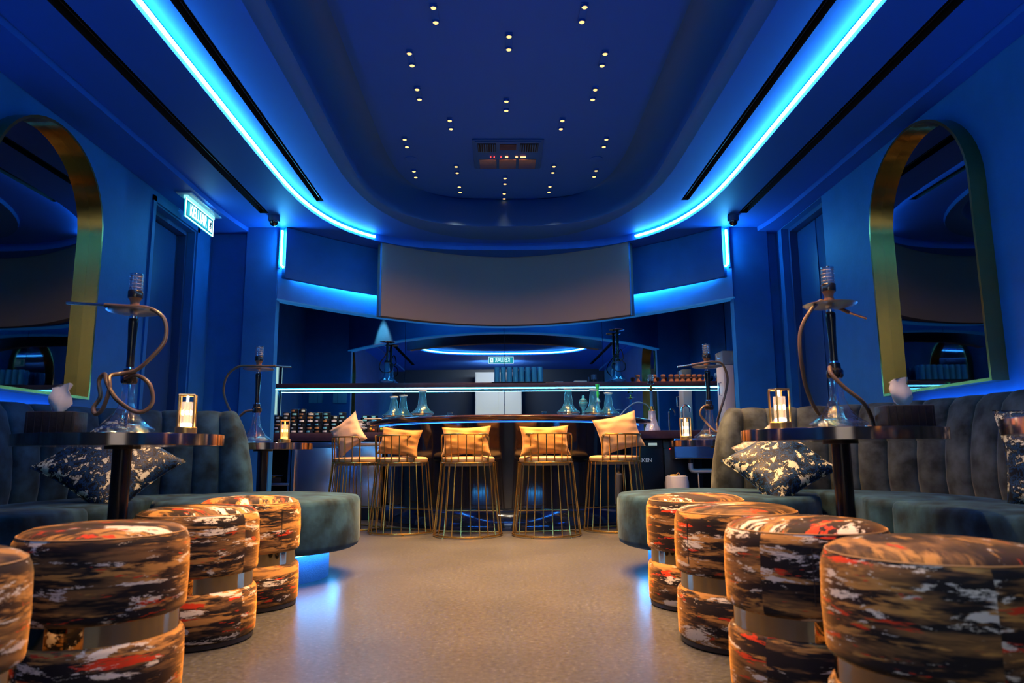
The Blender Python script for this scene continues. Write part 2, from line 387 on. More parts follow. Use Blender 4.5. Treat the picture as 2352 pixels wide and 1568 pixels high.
# ------------------------------------------------------------------ ceiling
SLOTS = [((-1.735, -1.665), (1.0, 6.52)), ((1.735, 1.805), (1.0, 6.50)), ((-2.30, -2.215), (-0.6, 6.62)), ((2.325, 2.41), (-0.6, 6.64))]
def rect(xa, xb, ya, yb): return [(xa, ya), (xb, ya), (xb, yb), (xa, yb)]
SL = [rect(*x, *y) for x, y in SLOTS]
stepx = (-2.62, 2.73)
def step_curve(s, n=10):
    x0 = stepx[0] if s < 0 else stepx[1]; xe = -2.33 if s < 0 else 2.44
    return [(x0, YN), (x0, 6.2)] + [(x0+(xe-x0)*(i/n)**2.2, 6.2+1.25*math.sin(i/n*PI/2)) for i in range(1, n+1)]
scl, scr = step_curve(-1), step_curve(1)
arcb = [(x, apse(x)) for x in [(-2.33+4.77*i/24) for i in range(1, 24)]]
outer = scl + arcb + list(reversed(scr))
c = MB()
c.poly(z3(outer, ZO), [z3(LEDL, ZO), z3(SL[2], ZO), z3(SL[3], ZO)])          # outer ceiling
c.poly(z3(LEDL, ZI), [z3(LIPO, ZI), z3(SL[0], ZI), z3(SL[1], ZI)])           # inner ceiling
c.rings([z3(LEDL, ZO), z3(LEDL, ZI)])                                          # LED step
c.obj('ceiling', CEIL, smooth=False)['kind'] = 'structure'
c = MB()                                                                      # lower soffit along the walls
for cu, xw in ((scl, XL-0.02), (scr, XR+0.02)):
    c.poly(z3([(xw, YN)] + cu + [(xw, cu[-1][1])], ZS)); c.strip(z3(cu, ZS), z3(cu, ZO))
struct(c.obj('trim_2', CEIL, smooth=False))
c = MB()                                                                      # recess: rounded lip, cove and flat top
for cyc in (0,):
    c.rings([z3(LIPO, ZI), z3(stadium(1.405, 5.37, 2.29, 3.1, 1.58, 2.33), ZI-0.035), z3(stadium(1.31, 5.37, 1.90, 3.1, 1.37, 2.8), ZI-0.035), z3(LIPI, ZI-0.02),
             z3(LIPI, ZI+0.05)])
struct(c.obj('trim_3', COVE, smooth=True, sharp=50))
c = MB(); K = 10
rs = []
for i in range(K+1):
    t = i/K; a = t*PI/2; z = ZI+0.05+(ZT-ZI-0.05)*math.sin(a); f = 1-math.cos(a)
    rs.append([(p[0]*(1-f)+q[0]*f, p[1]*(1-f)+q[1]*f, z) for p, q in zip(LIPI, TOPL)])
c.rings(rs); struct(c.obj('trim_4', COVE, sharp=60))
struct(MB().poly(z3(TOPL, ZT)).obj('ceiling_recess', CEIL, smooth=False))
struct(MB().box((-0.035, 3.7, 3.62), (6.6, 11.2, 0.1)).obj('ceiling_slab', SLOT, smooth=False))
for k, (x, y) in enumerate(SLOTS):                                            # dark linear air slots
    r = rect(*x, *y); zc = ZI if k < 2 else ZO
    m = MB().rings([z3(r, zc), z3(r, zc+0.09)]); m.poly(z3(r, zc+0.09))
    o = m.obj('air_slot', SLOT, smooth=False)
    side = ['inner slot in the ceiling over the teal sofa side', 'inner slot in the ceiling over the grey sofa side', 'outer slot nearest the wall with the exit sign', 'outer slot nearest the wall with the whole arched mirror'][k]
    tag(o, 'long black linear air slot, ' + side, 'air vent')
    MB().box(((x[0]+x[1])/2, (y[0]+y[1])/2, zc+0.03), (0.006, y[1]-y[0]-0.02, 0.02)).obj('slot_blade', BLACKM, o, smooth=False)
# LED tube on the ceiling step; it stops at the screen
ledpts = [p for p in stadium(1.94, 5.37, 2.53, 3.0, 1.8, 3.0, seg=60, off=-0.012)]
far = [i for i, p in enumerate(ledpts) if p[1] > 7 and abs(p[0]-AX) < 1.36]
i0, i1 = min(far), max(far)
path = ledpts[i1+1:] + ledpts[:i0]
e = thing('led_strip', 'glowing blue ceiling strip light running down both sides to the grey screen', 'light strip')
MB().tube(z3(path, ZO+0.036), 0.0125, 6).obj('tube', LED, e)
m = MB(); pp = stadium(1.94, 5.37, 2.53, 3.0, 1.8, 3.0, seg=60, off=0.006); pp = pp[i1+1:]+pp[:i0]
m.tube(z3(pp, ZO+0.066), 0.006, 4).obj('channel', DOORM, e)

# bulkhead over the bar (curved), niche ceiling
def curved_slab(name, x0, x1, fn, th, z0, z1, m, parent=None, n=40, bevel=0.0):
    a = [(x0+(x1-x0)*i/n, fn(x0+(x1-x0)*i/n)) for i in range(n+1)]
    b = []
    for i, p in enumerate(a):
        q0 = a[max(i-1, 0)]; q1 = a[min(i+1, n)]; tx, ty = q1[0]-q0[0], q1[1]-q0[1]; L = math.hypot(tx, ty)
        b.append((p[0]-ty/L*th, p[1]+tx/L*th))
    return MB().slab(a+list(reversed(b)), z0, z1).obj(name, m, parent, smooth=True, bevel=bevel, sharp=40)
struct(curved_slab('wall_bulkhead', -2.245, 2.375, apse, 0.10, 2.28, 3.06, WALL))
struct(curved_slab('trim_5', -2.245, 2.375, lambda x: apse(x)-0.006, 0.112, 2.268, 2.282, emit('lit_rim_glow', (0.01, 0.25, 0.85), 0.35)))  # blue light along the rim put in as faint emission
nx = [-2.245+4.62*i/30 for i in range(31)]
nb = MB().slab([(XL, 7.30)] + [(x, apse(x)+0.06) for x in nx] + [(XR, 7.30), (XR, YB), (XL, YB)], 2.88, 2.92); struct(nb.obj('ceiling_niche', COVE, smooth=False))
e = thing('niche_fill_strip', 'added blue fill strip, unseen behind the bulkhead above the shelf', 'light strip', (0.06, 8.875, 2.62))  # unseen strip added to light the glassware on the shelf
MB().box((0, 0, 0), (3.9, 0.03, 0.012)).obj('diffuser', emit('niche_fill_glow', (0.05, 0.45, 1.0), 32.0), e, smooth=False)
MB().box((0, 0, 0.012), (3.92, 0.04, 0.012)).obj('channel', STEEL, e, smooth=False)
for xx in (-1.8, 0, 1.8): MB().box((xx, 0, 0.138), (0.02, 0.02, 0.244)).obj('hanger', STEEL, e, smooth=False)
# proud curved panels with the LED behind, and the grey screen
def panel_y(x): return apse(x, 8.46, 1.42, 2.23, 1.85)
for s, x0, x1 in ((-1, -2.165, -1.24), (1, 1.40, 2.285)):
    e = thing('curved_wall_panel', 'curved blue panel backlit in blue, between grey screen and ' + ('exit sign side pilaster' if s < 0 else 'pilaster by the grey sofa'), 'wall panel')
    curved_slab('panel', x0, x1, panel_y, 0.06, 2.49, 3.015, WALL, e, bevel=0.004)
    n = 16; pts = [(x0+(x1-x0)*i/n+(0.02*-s if i in (0, n) else 0), panel_y(x0+(x1-x0)*i/n)+0.085, 2.55) for i in range(n+1)]
    MB().tube(pts, 0.010, 6).obj('hidden_led', LED2, e)
    xe = x0 if s < 0 else x1
    pe = (xe+s*0.045, panel_y(xe)-0.0)
    MB().tube([(pe[0], pe[1], 2.98), (pe[0], pe[1], 2.62), (pe[0]-s*0.02, pe[1]+0.02, 2.60)], 0.011, 6).obj('end_led', LED2, e)
    MB().box((pe[0]+s*0.02, pe[1]+0.02, 2.79), (0.016, 0.03, 0.40)).obj('led_holder', WALL, e, smooth=False)
def screen_y(x): return 8.2-0.6*(abs(x-AX)/1.35)**1.9
e = thing('projection_screen', 'wide curved grey screen hanging above the bar', 'screen')
curved_slab('fabric', -1.285, 1.415, screen_y, 0.10, 2.205, 3.06, SCREEN, e, bevel=0.012)
MB().box((-1.300, 7.66, 2.63), (0.02, 0.10, 0.86)).obj('end_cap', WALL, e, bevel=0.004)
MB().box((1.430, 7.66, 2.63), (0.02, 0.10, 0.86)).obj('end_cap', WALL, e, bevel=0.004)

# ------------------------------------------------------------------ ceiling fixtures
PAIRS = [(-.393, 4.03, ''), (.521, 4.02, ''), (.067, 4.33, ''), (-.601, 4.53, ''), (.719, 4.53, ''), (-.604, 5.01, ''), (.715, 5.01, ''), (.057, 5.19, ''),
         (-.399, 5.51, ''), (.514, 5.51, ''), (-.809, 5.86, ''), (.922, 5.86, ''), (-.813, 6.556, ''), (.924, 6.545, ''), (-.404, 6.445, ''), (.514, 6.442, ''),
         (.056, 6.73, ''), (-.404, 6.96, ''), (.511, 6.955, ''), (.050, 7.15, '')]
EXTRA = [(-.70, 3.45), (.84, 3.45), (.067, 3.45), (-.70, 2.55), (.84, 2.55), (.067, 2.6), (-.75, 1.75), (.90, 1.75)]
def make_downlight():
    e = thing('twin_downlight', '', 'ceiling light', (0, 0, 0))
    MB().box((0, 0, 0), (0.045, 0.20, 0.008)).obj('housing', CEIL, e, bevel=0.002)
    ring = MB().lathe([(0.025, 0.0), (0.025, -0.012), (0.018, -0.012), (0.018, 0.0)], 14, caps=False).mesh('trim_ring', CEIL)
    lens = MB().lathe([(0.0, -0.015), (0.013, -0.013), (0.0175, -0.007)], 12, caps=False).mesh('lens', LAMPE)
    for dy in (-0.075, 0.075):
        p = link('lamp', lens, e, (0, dy, -0.004)); link('trim_ring', ring, p, (0, 0, 0))
    return e
ld = bpy.data.lights.new('downlight_beam', 'SPOT'); ld.energy = SPOT_W*2; ld.color = SPOT_RGB; ld.spot_size = math.radians(80); ld.spot_blend = 0.85; ld.shadow_soft_size = 0.02
ldw = ld.copy(); ldw.spot_size = math.radians(138); ldw.spot_blend = 1.0; ldw.energy = SPOT_W*1.7
ldn = ld.copy(); ldn.spot_size = math.radians(44); ldn.energy = SPOT_W*0.05
BEAMS = []; proto = make_downlight(); first = True
near = sorted(range(len(PAIRS)), key=lambda i: PAIRS[i][1])
ROWN = {-.393: '', }
def lab(i):
    x, y, _ = PAIRS[i]
    col = {True: 'in the middle row of the recess'}.get(abs(x-0.06) < 0.05)
    if col is None:
        side = 'teal sofa side' if x < 0 else 'grey sofa side'
        a = abs(x-0.06); lane = 'inner lane' if a < 0.5 else ('middle lane' if a < 0.75 else 'outermost lane')
        col = f'{side}, {lane}'
    same = sorted([PAIRS[j][1] for j in range(len(PAIRS)) if round(PAIRS[j][0], 1) == round(x, 1)])
    k = same.index(y); n = len(same)
    order = {0: 'nearest the camera', n-1: 'nearest the screen'}.get(k, f'{["", "second", "third", "fourth"][k]} towards the screen')
    return f'twin downlight {col}, {order}'
for i in range(len(PAIRS)):
    x, y, _ = PAIRS[i]
    o = place(proto, (x, y, ZT-0.004), 0, lab(i), 'twin downlights in the ceiling recess', first); first = False
    BEAMS.append((o, ldw if (6.3 < y < 6.6 and abs(x) < 0.6) else (ldn if y > 7.1 else ld)))
for (x, y), w_ in zip(EXTRA, ('teal sofa side of the second row', 'grey sofa side of the second row', 'middle of the second row', 'teal sofa side of the third row', 'grey sofa side of the third row', 'middle of the third row', 'teal sofa side of the last row', 'grey sofa side of the last row')):
    o = place(proto, (x, y, ZT-0.004), 0, 'twin warm downlight above the camera, '+w_, 'twin downlights above the camera')
    BEAMS.append((o, ld))
for o, d_ in BEAMS:
    l = bpy.data.objects.new('downlight_beam', d_); C.objects.link(l); l.parent = o; l.location = (0, 0, -0.03)
# one lamp over the bar niche, making the scallop seen in the bar mirror
e = thing('niche_downlight', 'small warm downlight in the niche ceiling behind the screen', 'ceiling light', (-1.75, 7.97, 2.875))
MB().lathe([(0.035, 0.005), (0.035, -0.010), (0.020, -0.010), (0.020, 0.0)], 16, caps=False).obj('trim_ring', WHITE, e)
MB().lathe([(0.0, -0.004), (0.018, -0.002)], 12, caps=False).obj('lamp', LAMPE, e)
light('SPOT', 'niche_beam', (0, 0, -0.02), e, energy=190, color=(1, .62, .36), spot_size=math.radians(52), spot_blend=0.4, shadow_soft_size=0.02)

for xx, ll, nn in ((2.15, 'warm downlight over the clay bowls in the niche ceiling', 90), (-2.25, 'warm downlight over the shelf end by the tins in the niche ceiling', 45)):
    e = thing('niche_downlight', ll, 'ceiling light', (xx, 8.42, 2.875))
    MB().lathe([(0.035, 0.005), (0.035, -0.010), (0.020, -0.010), (0.020, 0.0)], 16, caps=False).obj('trim_ring', WHITE, e)
    MB().lathe([(0.0, -0.004), (0.018, -0.002)], 12, caps=False).obj('lamp', LAMPE, e)
    light('SPOT', 'niche_beam', (0, 0, -0.02), e, energy=nn, color=(1, .55, .26), spot_size=math.radians(62), spot_blend=0.6, shadow_soft_size=0.02)
# air cassette
e = thing('air_cassette', 'square ceiling air conditioning unit with grille and glowing red readout', 'air conditioner', (0.077, 6.11, ZT))
MB().box((0, 0, -0.008), (0.62, 0.62, 0.016)).obj('frame', COVE, e, bevel=0.004)
DV = mat('dark_vent', (0.02, 0.05, 0.12), 0.5)
MB().box((0, 0, -0.020), (0.575, 0.585, 0.012)).obj('face', COVE, e, bevel=0.003)
sm = MB().box((0, 0, 0), (0.008, 0.16, 0.014)).mesh('slat', mat('vent_slat', (0.03, 0.12, 0.26), 0.4))
for sx in (-1, 1):
    p = MB().box((sx*0.185, -0.185, -0.0275), (0.16, 0.17, 0.004)).obj('grille', SLOT, e, smooth=False)
    for k in range(8): link('slat', sm, p, (sx*0.185-0.07+k*0.02, -0.185, -0.034))
MB().box((0, -0.20, -0.030), (0.145, 0.11, 0.01)).obj('cover_plate', SHELFW, e, bevel=0.002)
for k in (-1, 0, 1):
    MB().box((k*0.18, 0.165, -0.030), (0.155, 0.20, 0.010)).obj('filter_panel', mat('copper_filter', (0.55, 0.40, 0.36), 0.35, 1.0, bump=0.3, bscale=30), e, bevel=0.002)
for k, (x, wd) in enumerate(((-.155, .010), (-.122, .010), (-.06, .010), (-.01, .026), (.08, .020), (.14, .05))):
    MB().box((x, 0.012, -0.030), (wd, 0.014, 0.008)).obj('indicator', REDO if wd > .015 else REDL, e, smooth=False)
for s, x in ((-1, -0.81), (1, 0.897)):
    e = thing('ceiling_speaker', 'faint round flush ceiling disc beside outer downlights on the ' + ('teal' if s < 0 else 'grey') + ' sofa side', 'speaker', (x, 6.23, ZT))
    MB().lathe([(0.06, 0), (0.06, -0.006), (0.052, -0.008), (0, -0.008)], 28).obj('disc', CEIL, e)
for s, x, y in ((-1, -2.19, 6.70), (1, 2.30, 6.72)):
    e = thing('dome_camera', 'small dark dome camera at the slot end, ' + ('by exit sign side pilaster' if s < 0 else 'over the grey sofa side'), 'security camera', (x, y, ZO))
    MB().lathe([(0.055, 0), (0.055, -0.045), (0.050, -0.055), (0.04, -0.06)], 24).obj('housing', DOORM, e)
    MB().lathe([(0.040, -0.058), (0.038, -0.078), (0.026, -0.096), (0.012, -0.104), (0, -0.106)], 20).obj('dome', BLACK, e)

# exit signs
def exit_sign(loc, rz, label, zc):
    e = thing('exit_sign', label, 'sign', loc, rz)
    MB().box((0, 0, -0.008), (0.68, 0.13, 0.016)).obj('ceiling_plate', mat('clear_plate', (0.30, 0.62, 0.78), 0.15), e, bevel=0.003)
    MB().box((0, 0, -0.030), (0.60, 0.035, 0.03)).obj('lamp_rail', emit('sign_rail_glow', (0.3, 0.9, 1.0), 1.2), e, bevel=0.003)
    b = MB().box((0, 0, -0.125), (0.60, 0.012, 0.165)).obj('sign_plate', SIGNB, e, smooth=False)
    f = MB()
    for z in (-0.046, -0.204): f.box((0, -0.008, z), (0.60, 0.006, 0.008))
    for x in (-0.296, 0.296): f.box((x, -0.008, -0.125), (0.008, 0.006, 0.165))
    f.obj('border', SIGNT, b, smooth=False)
    f = MB()
    for z in (-0.062, -0.188): f.box((0, -0.008, z), (0.55, 0.004, 0.003))
    for x in (-0.273, 0.273): f.box((x, -0.008, -0.125), (0.003, 0.004, 0.125))
    f.obj('inner_border', emit('sign_dark_line', (0.0, 0.25, 0.35), 0.4), b, smooth=False)
    me = text_mesh('KELUAR', 0.125, 0.002, SIGNT)
    o = link('lettering', me, b, (-0.035, -0.0095, -0.125), (PI/2, 0, 0)); o.scale = (0.80, 1.22, 1)
    p = MB().box((0.225, -0.008, -0.125), (0.075, 0.004, 0.105)).obj('pictogram', SIGNT, b, smooth=False)
    DK = mat('sign_dark_green', (0.0, 0.10, 0.14), 0.5)
    q = MB()                                                                   # running figure in the doorway
    q.tube([(0.222, -0.0115, -0.118), (0.232, -0.0115, -0.095)], 0.006, 6).tube([(0.222, -0.0115, -0.118), (0.236, -0.0115, -0.135), (0.230, -0.0115, -0.155)], 0.0045, 6)
    q.tube([(0.222, -0.0115, -0.118), (0.212, -0.0115, -0.140), (0.198, -0.0115, -0.142)], 0.0045, 6).tube([(0.231, -0.0115, -0.098), (0.246, -0.0115, -0.108)], 0.0035, 6)
    q.tube([(0.231, -0.0115, -0.098), (0.214, -0.0115, -0.100)], 0.0035, 6).lathe([(0, -0.006), (0.006, 0), (0, 0.006)], 8, (0.238, -0.0115, -0.084))
    q.obj('running_figure', DK, p)
    return e
exit_sign((-2.72, 6.26, ZS), PI/2, 'green lit KELUAR exit sign hanging from the ceiling beside the blue door', 0)
exit_sign((0.02, 0.9, ZO+0.045), PI, 'green lit KELUAR exit sign behind the camera, seen reversed in the bar mirror', 0)
light('AREA', 'sign_glow', (-2.66, 6.26, 2.86), energy=1.2, color=(0.1, 0.7, 1.0), shape='RECTANGLE', size=0.5, size_y=0.12).rotation_euler = (0, -PI/2, 0)

# rear room: white column behind the camera
e = thing('white_cabinet', 'tall white cabinet behind the camera, reflected pale in the bar mirror', 'cabinet', (-0.05, -0.95, 0))
MB().box((0, 0, 1.42), (1.22, 0.40, 2.84)).obj('body', PANELW, e, bevel=0.006)
for k in (-1, 1): MB().box((k*0.302, 0.21, 1.44), (0.59, 0.02, 2.74)).obj('door', PANELW, e, bevel=0.003)
light('AREA', 'cabinet_fill', (-0.05, 0.35, 2.9), energy=85, color=(1.0, 0.93, 0.80), shape='RECTANGLE', size=1.0, size_y=0.15).rotation_euler = (math.radians(-55), 0, 0)  # unseen fill light added to brighten the white cabinet

# ------------------------------------------------------------------ arched mirrors
def arch_profile(w_, z0, z1, n=24, inset=0.0):
    r = w_/2-inset; zs = z1-w_/2
    p = [(-r, z0+inset), (r, z0+inset)]
    for i in range(n+1):
        a = PI*i/n; p.append((r*math.cos(a), zs+r*math.sin(a)))
    return p
for s, x, yc, z1, lb in ((-1, XL, 4.42, 2.86, 'arched wall mirror in a brass frame by the teal sofa, partly out of frame'), (1, XR, 4.56, 2.90, 'arched wall mirror in a brass frame above the grey sofa')):
    e = thing('arched_mirror', lb, 'mirror', (x, yc, 0))
    o_, i_ = arch_profile(1.16, 1.11, z1), arch_profile(1.16, 1.11, z1, inset=0.018); d = -s*0.10
    m = MB()
    m.rings([[(0, p[0], p[1]) for p in o_], [(d, p[0], p[1]) for p in o_], [(d, p[0], p[1]) for p in i_], [(0, p[0], p[1]) for p in i_]])
    m.obj('frame', BRASS, e, sharp=40)
    MB().poly([(-s*0.012, p[0], p[1]) for p in i_]).obj('glass', DMIRROR, e, smooth=False)

# ------------------------------------------------------------------ ottoman stools
def uv_lathe(name, prof, n, m, parent, r0):
    """lathe with UVs in metres: u round the side, v up; the top cap planar"""
    me = bpy.data.meshes.new(name); vs = []; fs = []; uvs = []
    P_ = prof; N = len(P_)
    for (r, z, cap) in P_:
        for k in range(n): a = 2*PI*k/n; vs.append((r*math.cos(a), r*math.sin(a), z))
    for i in range(N-1):
        for k in range(n):
            k2 = (k+1) % n; fs.append((i*n+k, i*n+k2, (i+1)*n+k2, (i+1)*n+k))
            q = []
            for (ii, kk, kr) in ((i, k, k), (i, k2, k+1), (i+1, k2, k+1), (i+1, k, k)):
                r, z, cap = P_[ii]; a = 2*PI*kr/n
                if P_[i+1][2]: q.append((r*math.cos(a)*0.9+5, r*math.sin(a)*0.42+5))
                else: q.append((a*r0, z))
            uvs += q
    me.from_pydata(vs, [], fs); uvl = me.uv_layers.new(name='UVMap')
    for i, q in enumerate(uvs): uvl.data[i].uv = q
    me.polygons.foreach_set('use_smooth', [True]*len(me.polygons)); me.materials.append(m)
    return link(name, me, parent)
def make_ottoman():
    e = thing('ottoman', '', 'stool'); R = 0.24
    prof = [(0.05, 0.262, 0), (R-0.012, 0.262, 0), (R-0.003, 0.268, 0), (R, 0.280, 0), (R+0.003, 0.37, 0), (R, 0.456, 0), (R-0.004, 0.476, 0), (R-0.012, 0.491, 0), (R-0.026, 0.503, 1),
            (R-0.05, 0.512, 1), (R-0.10, 0.518, 1), (0.06, 0.521, 1), (0.001, 0.522, 1)]
    uv_lathe('seat_cushion', prof, 48, STREAK, e, R)
    MB().lathe([(R-0.016, 0.200), (R-0.016, 0.264)], 48, caps=False).obj('mirrored_band', mat('rose_mirror_steel', (0.38, 0.30, 0.20), 0.03, 1.0), e)
    prof = [(0.05, 0.020, 0), (R-0.010, 0.020, 0), (R, 0.032, 0), (R+0.002, 0.12, 0), (R, 0.188, 0), (R-0.006, 0.200, 0), (R-0.014, 0.205, 0), (0.05, 0.205, 0)]
    uv_lathe('drum_base', prof, 48, STREAK, e, R)
    MB().lathe([(R-0.012, 0.0), (R-0.006, 0.006), (R-0.006, 0.022)], 48).obj('foot_ring', BLACKM, e)
    ring = arc_pts((0, 0), R-0.013, 0, 2*PI, 48, 0.4925)[:-1]
    MB().tube(ring, 0.0022, 5, closed=True).obj('piping', mat('ochre_piping', (0.42, 0.25, 0.10), 0.6), e)
    for a in (0.6, 0.6+PI):
        MB().box((math.cos(a)*(R+0.001), math.sin(a)*(R+0.001), 0.38), (0.003, 0.003, 0.15), rz=a).obj('seam', BLACKM, e, smooth=False)
    return e
ot = make_ottoman()
OT = [(-1.246, 3.66, 'patterned drum ottoman in front of the teal sofa, farthest of its row'), (-1.240, 3.02, 'patterned drum ottoman in front of the teal sofa, third from the camera'),
      (-1.212, 2.27, 'patterned drum ottoman beside the teal sofa, second from the camera, whole top in view'), (-1.30, 1.63, 'patterned drum ottoman on the teal sofa side, nearest the camera, cut by the frame'),
      (0.956, 3.57, 'patterned drum ottoman in front of the grey sofa, farthest of its row'), (0.930, 2.88, 'patterned drum ottoman in front of the grey sofa, third from the camera'),
      (0.932, 2.24, 'patterned drum ottoman in front of the grey sofa, second from the camera'), (0.985, 1.67, 'patterned drum ottoman on the grey sofa side, nearest the camera')]
for i, (x, y, l) in enumerate(OT):
    place(ot, (x, y, 0), -1.2+i*0.83, l, 'patterned drum ottomans along the aisle', i == 0)

# ------------------------------------------------------------------ sofas
def make_sofa(s, label, VM):
    """s=-1 left, +1 right"""
    if s > 0: path = [(2.66, -0.5), (2.66, 1.0), (2.66, 2.6), (2.66, 3.6), (2.60, 4.15), (2.34, 4.62), (1.92, 4.90), (1.44, 4.97)]; lc = (1.32, 4.47)
    else: path = [(-2.73, -0.5), (-2.73, 1.0), (-2.73, 2.6), (-2.73, 3.6), (-2.67, 4.15), (-2.44, 4.62), (-2.05, 4.90), (-1.68, 4.97)]; lc = (-1.47, 4.48)
    e = thing('sofa', label, 'sofa', (lc[0], 2.2, 0)); ox, oy = lc[0], 2.2
    P_ = [Vector((p.x-ox, p.y-oy)) for p in spline([(a, b, 0) for a, b in path], 24)]
    # resample by arc length into channels
    d = [0]
    for i in range(1, len(P_)): d.append(d[-1]+(P_[i]-P_[i-1]).length)
    L = d[-1]; nch = round(L/0.20)
    def at(t):
        t = max(0, min(L, t))
        for i in range(1, len(d)):
            if d[i] >= t:
                f = (t-d[i-1])/max(1e-9, d[i]-d[i-1]); p = P_[i-1].lerp(P_[i], f); tg = (P_[i]-P_[i-1]).normalized(); return p, tg
        return P_[-1], (P_[-1]-P_[-2]).normalized()
    prof = [(0.10, 0.46), (0.125, 0.56), (0.13, 0.70), (0.115, 0.86), (0.085, 0.975), (0.035, 1.025), (-0.03, 1.03), (-0.085, 0.99), (-0.105, 0.90), (-0.11, 0.46)]  # front(+) to back
    for k in range(nch):
        t0, t1 = L*k/nch, L*(k+1)/nch; m = MB(); rs = []; n = 8; last = k == nch-1
        for i in range(n+1):
            u = i/n; p, tg = at(t0+(t1-t0)*u); nv = Vector((-tg.y, tg.x))*(1 if s > 0 else -1)   # towards the room
            bul = math.sin(PI*(0.04+0.92*u))**0.45
            if last and u > 0.5: bul *= max(0.0, 1-((u-0.5)/0.5)**2.6)**0.5
            q = []
            for (o_, z) in prof:
                oo = o_*(0.80+0.20*bul)+(0.012 if o_ > 0 else 0)*bul; zz = z if z < 0.5 else 0.46+(z-0.46)*(0.965+0.035*bul)
                if last and u > 0.5:
                    ee = max(0.02, 1-((u-0.5)/0.5)**3)**0.5; oo *= ee; zz = 0.46+(zz-0.46)*(0.80+0.20*ee)
                lean = -0.05*(zz-0.46)/0.57
                pull = 0.13*max(0.0, ((k+u)-(nch-2))/2)**1.5*((zz-0.46)/0.57)**1.8 if k >= nch-2 else 0.0
                q.append((p.x+nv.x*(oo+lean)-tg.x*pull, p.y+nv.y*(oo+lean)-tg.y*pull, zz))
            rs.append(q)
        m.rings(rs, True, True); m.obj('channel', VM, e, sharp=70)
    # seat: main blocks and the round end
    xin, xout = (1.93, 2.56) if s > 0 else (-2.63, -2.00)
    def seatblock(pts, name, z1=0.472):
        m = MB(); z0 = 0.175; cx = sum(p[0] for p in pts)/len(pts); cy = sum(p[1] for p in pts)/len(pts)
        def sh(f, z): return [((p[0]-cx)*f+cx-ox, (p[1]-cy)*f+cy-oy, z) for p in pts]
        m.rings([sh(0.95, z0), sh(0.985, z0+0.012), sh(1, z0+0.04), sh(1.003, z0+0.15), sh(1, z1-0.035), sh(0.988, z1-0.012), sh(0.965, z1), sh(0.7, z1+0.012), sh(0.3, z1+0.015)], True, True)
        return m.obj(name, VELVET, e, sharp=60)
    ys = [-0.5, 0.55, 1.6, 2.65, 3.62]
    def rr(xa, xb, ya, yb, r=0.05, n=5):
        o = []
        for (cx, cy, a) in ((xb-r, ya+r, -PI/2), (xb-r, yb-r, 0), (xa+r, yb-r, PI/2), (xa+r, ya+r, PI)):
            o += [(cx+r*math.cos(a+PI/2*i/n), cy+r*math.sin(a+PI/2*i/n)) for i in range(n+1)]
        return o
    for a, b in zip(ys[:-1], ys[1:]): seatblock(rr(xin, xout, a+0.004, b-0.004), 'seat_block')
    xi = xout if s > 0 else xin
    corner = [(x, y) for x, y in ([(1.93, 3.63), (2.55, 3.63), (2.55, 4.1), (2.28, 4.55), (1.90, 4.80), (1.75, 4.80), (1.93, 4.4), (1.95, 4.0)] if s > 0 else
                                  [(-2.00, 3.63), (-2.62, 3.63), (-2.62, 4.1), (-2.38, 4.55), (-2.02, 4.80), (-1.88, 4.80), (-2.06, 4.4), (-2.04, 4.0)])]
    corner = [(p.x, p.y) for p in spline([(a, b, 0) for a, b in corner], 3, True)]
    seatblock(corner, 'corner_seat')
    seatblock([(lc[0]+0.6*math.cos(2*PI*i/56), lc[1]+0.6*math.sin(2*PI*i/56)) for i in range(56)], 'round_seat')
    # plinths and the LED ring under the seat
    MB().lathe([(0.42, 0.0), (0.42, 0.178)], 48, (lc[0]-ox, lc[1]-oy, 0)).obj('round_plinth', PLINTH, e, sharp=50)
    MB().box(((xin+xout)/2-ox+s*0.06, (ys[0]+4.2)/2-oy, 0.0875), (0.42, 4.2-ys[0], 0.175)).obj('long_plinth', mat('dark_plinth', (0.02, 0.04, 0.09), 0.8), e, smooth=False)
    MB().tube(arc_pts((lc[0]-ox, lc[1]-oy), 0.47, 0, 2*PI, 48, 0.166)[:-1], 0.007, 6, closed=True).obj('seat_led', LEDF, e)
    MB().box(((xin+0.04 if s > 0 else xout-0.04)-ox, 1.5-oy, 0.168), (0.010, 3.9, 0.008)).obj('edge_led', emit('dim_led', (0.05, 0.35, 1.0), 1.5), e, smooth=False)
    return e
make_sofa(-1, 'teal velvet channel-backed sofa with a round end by the exit sign wall', VELVET)
make_sofa(1, 'grey velvet channel-backed sofa with a round end under the whole arched mirror', VELVETG)
# LED wash strips on the walls behind the sofa backs
for s, x in ((-1, XL+0.03), (1, XR-0.03)):
    o = MB().tube([(x, -0.4, 0.985), (x, 4.9, 0.985)], 0.009, 6).obj('wall_wash_strip', LEDW)
    tag(o, 'blue strip light glowing on the wall behind the ' + ('teal' if s < 0 else 'grey') + ' sofa back', 'light strip')

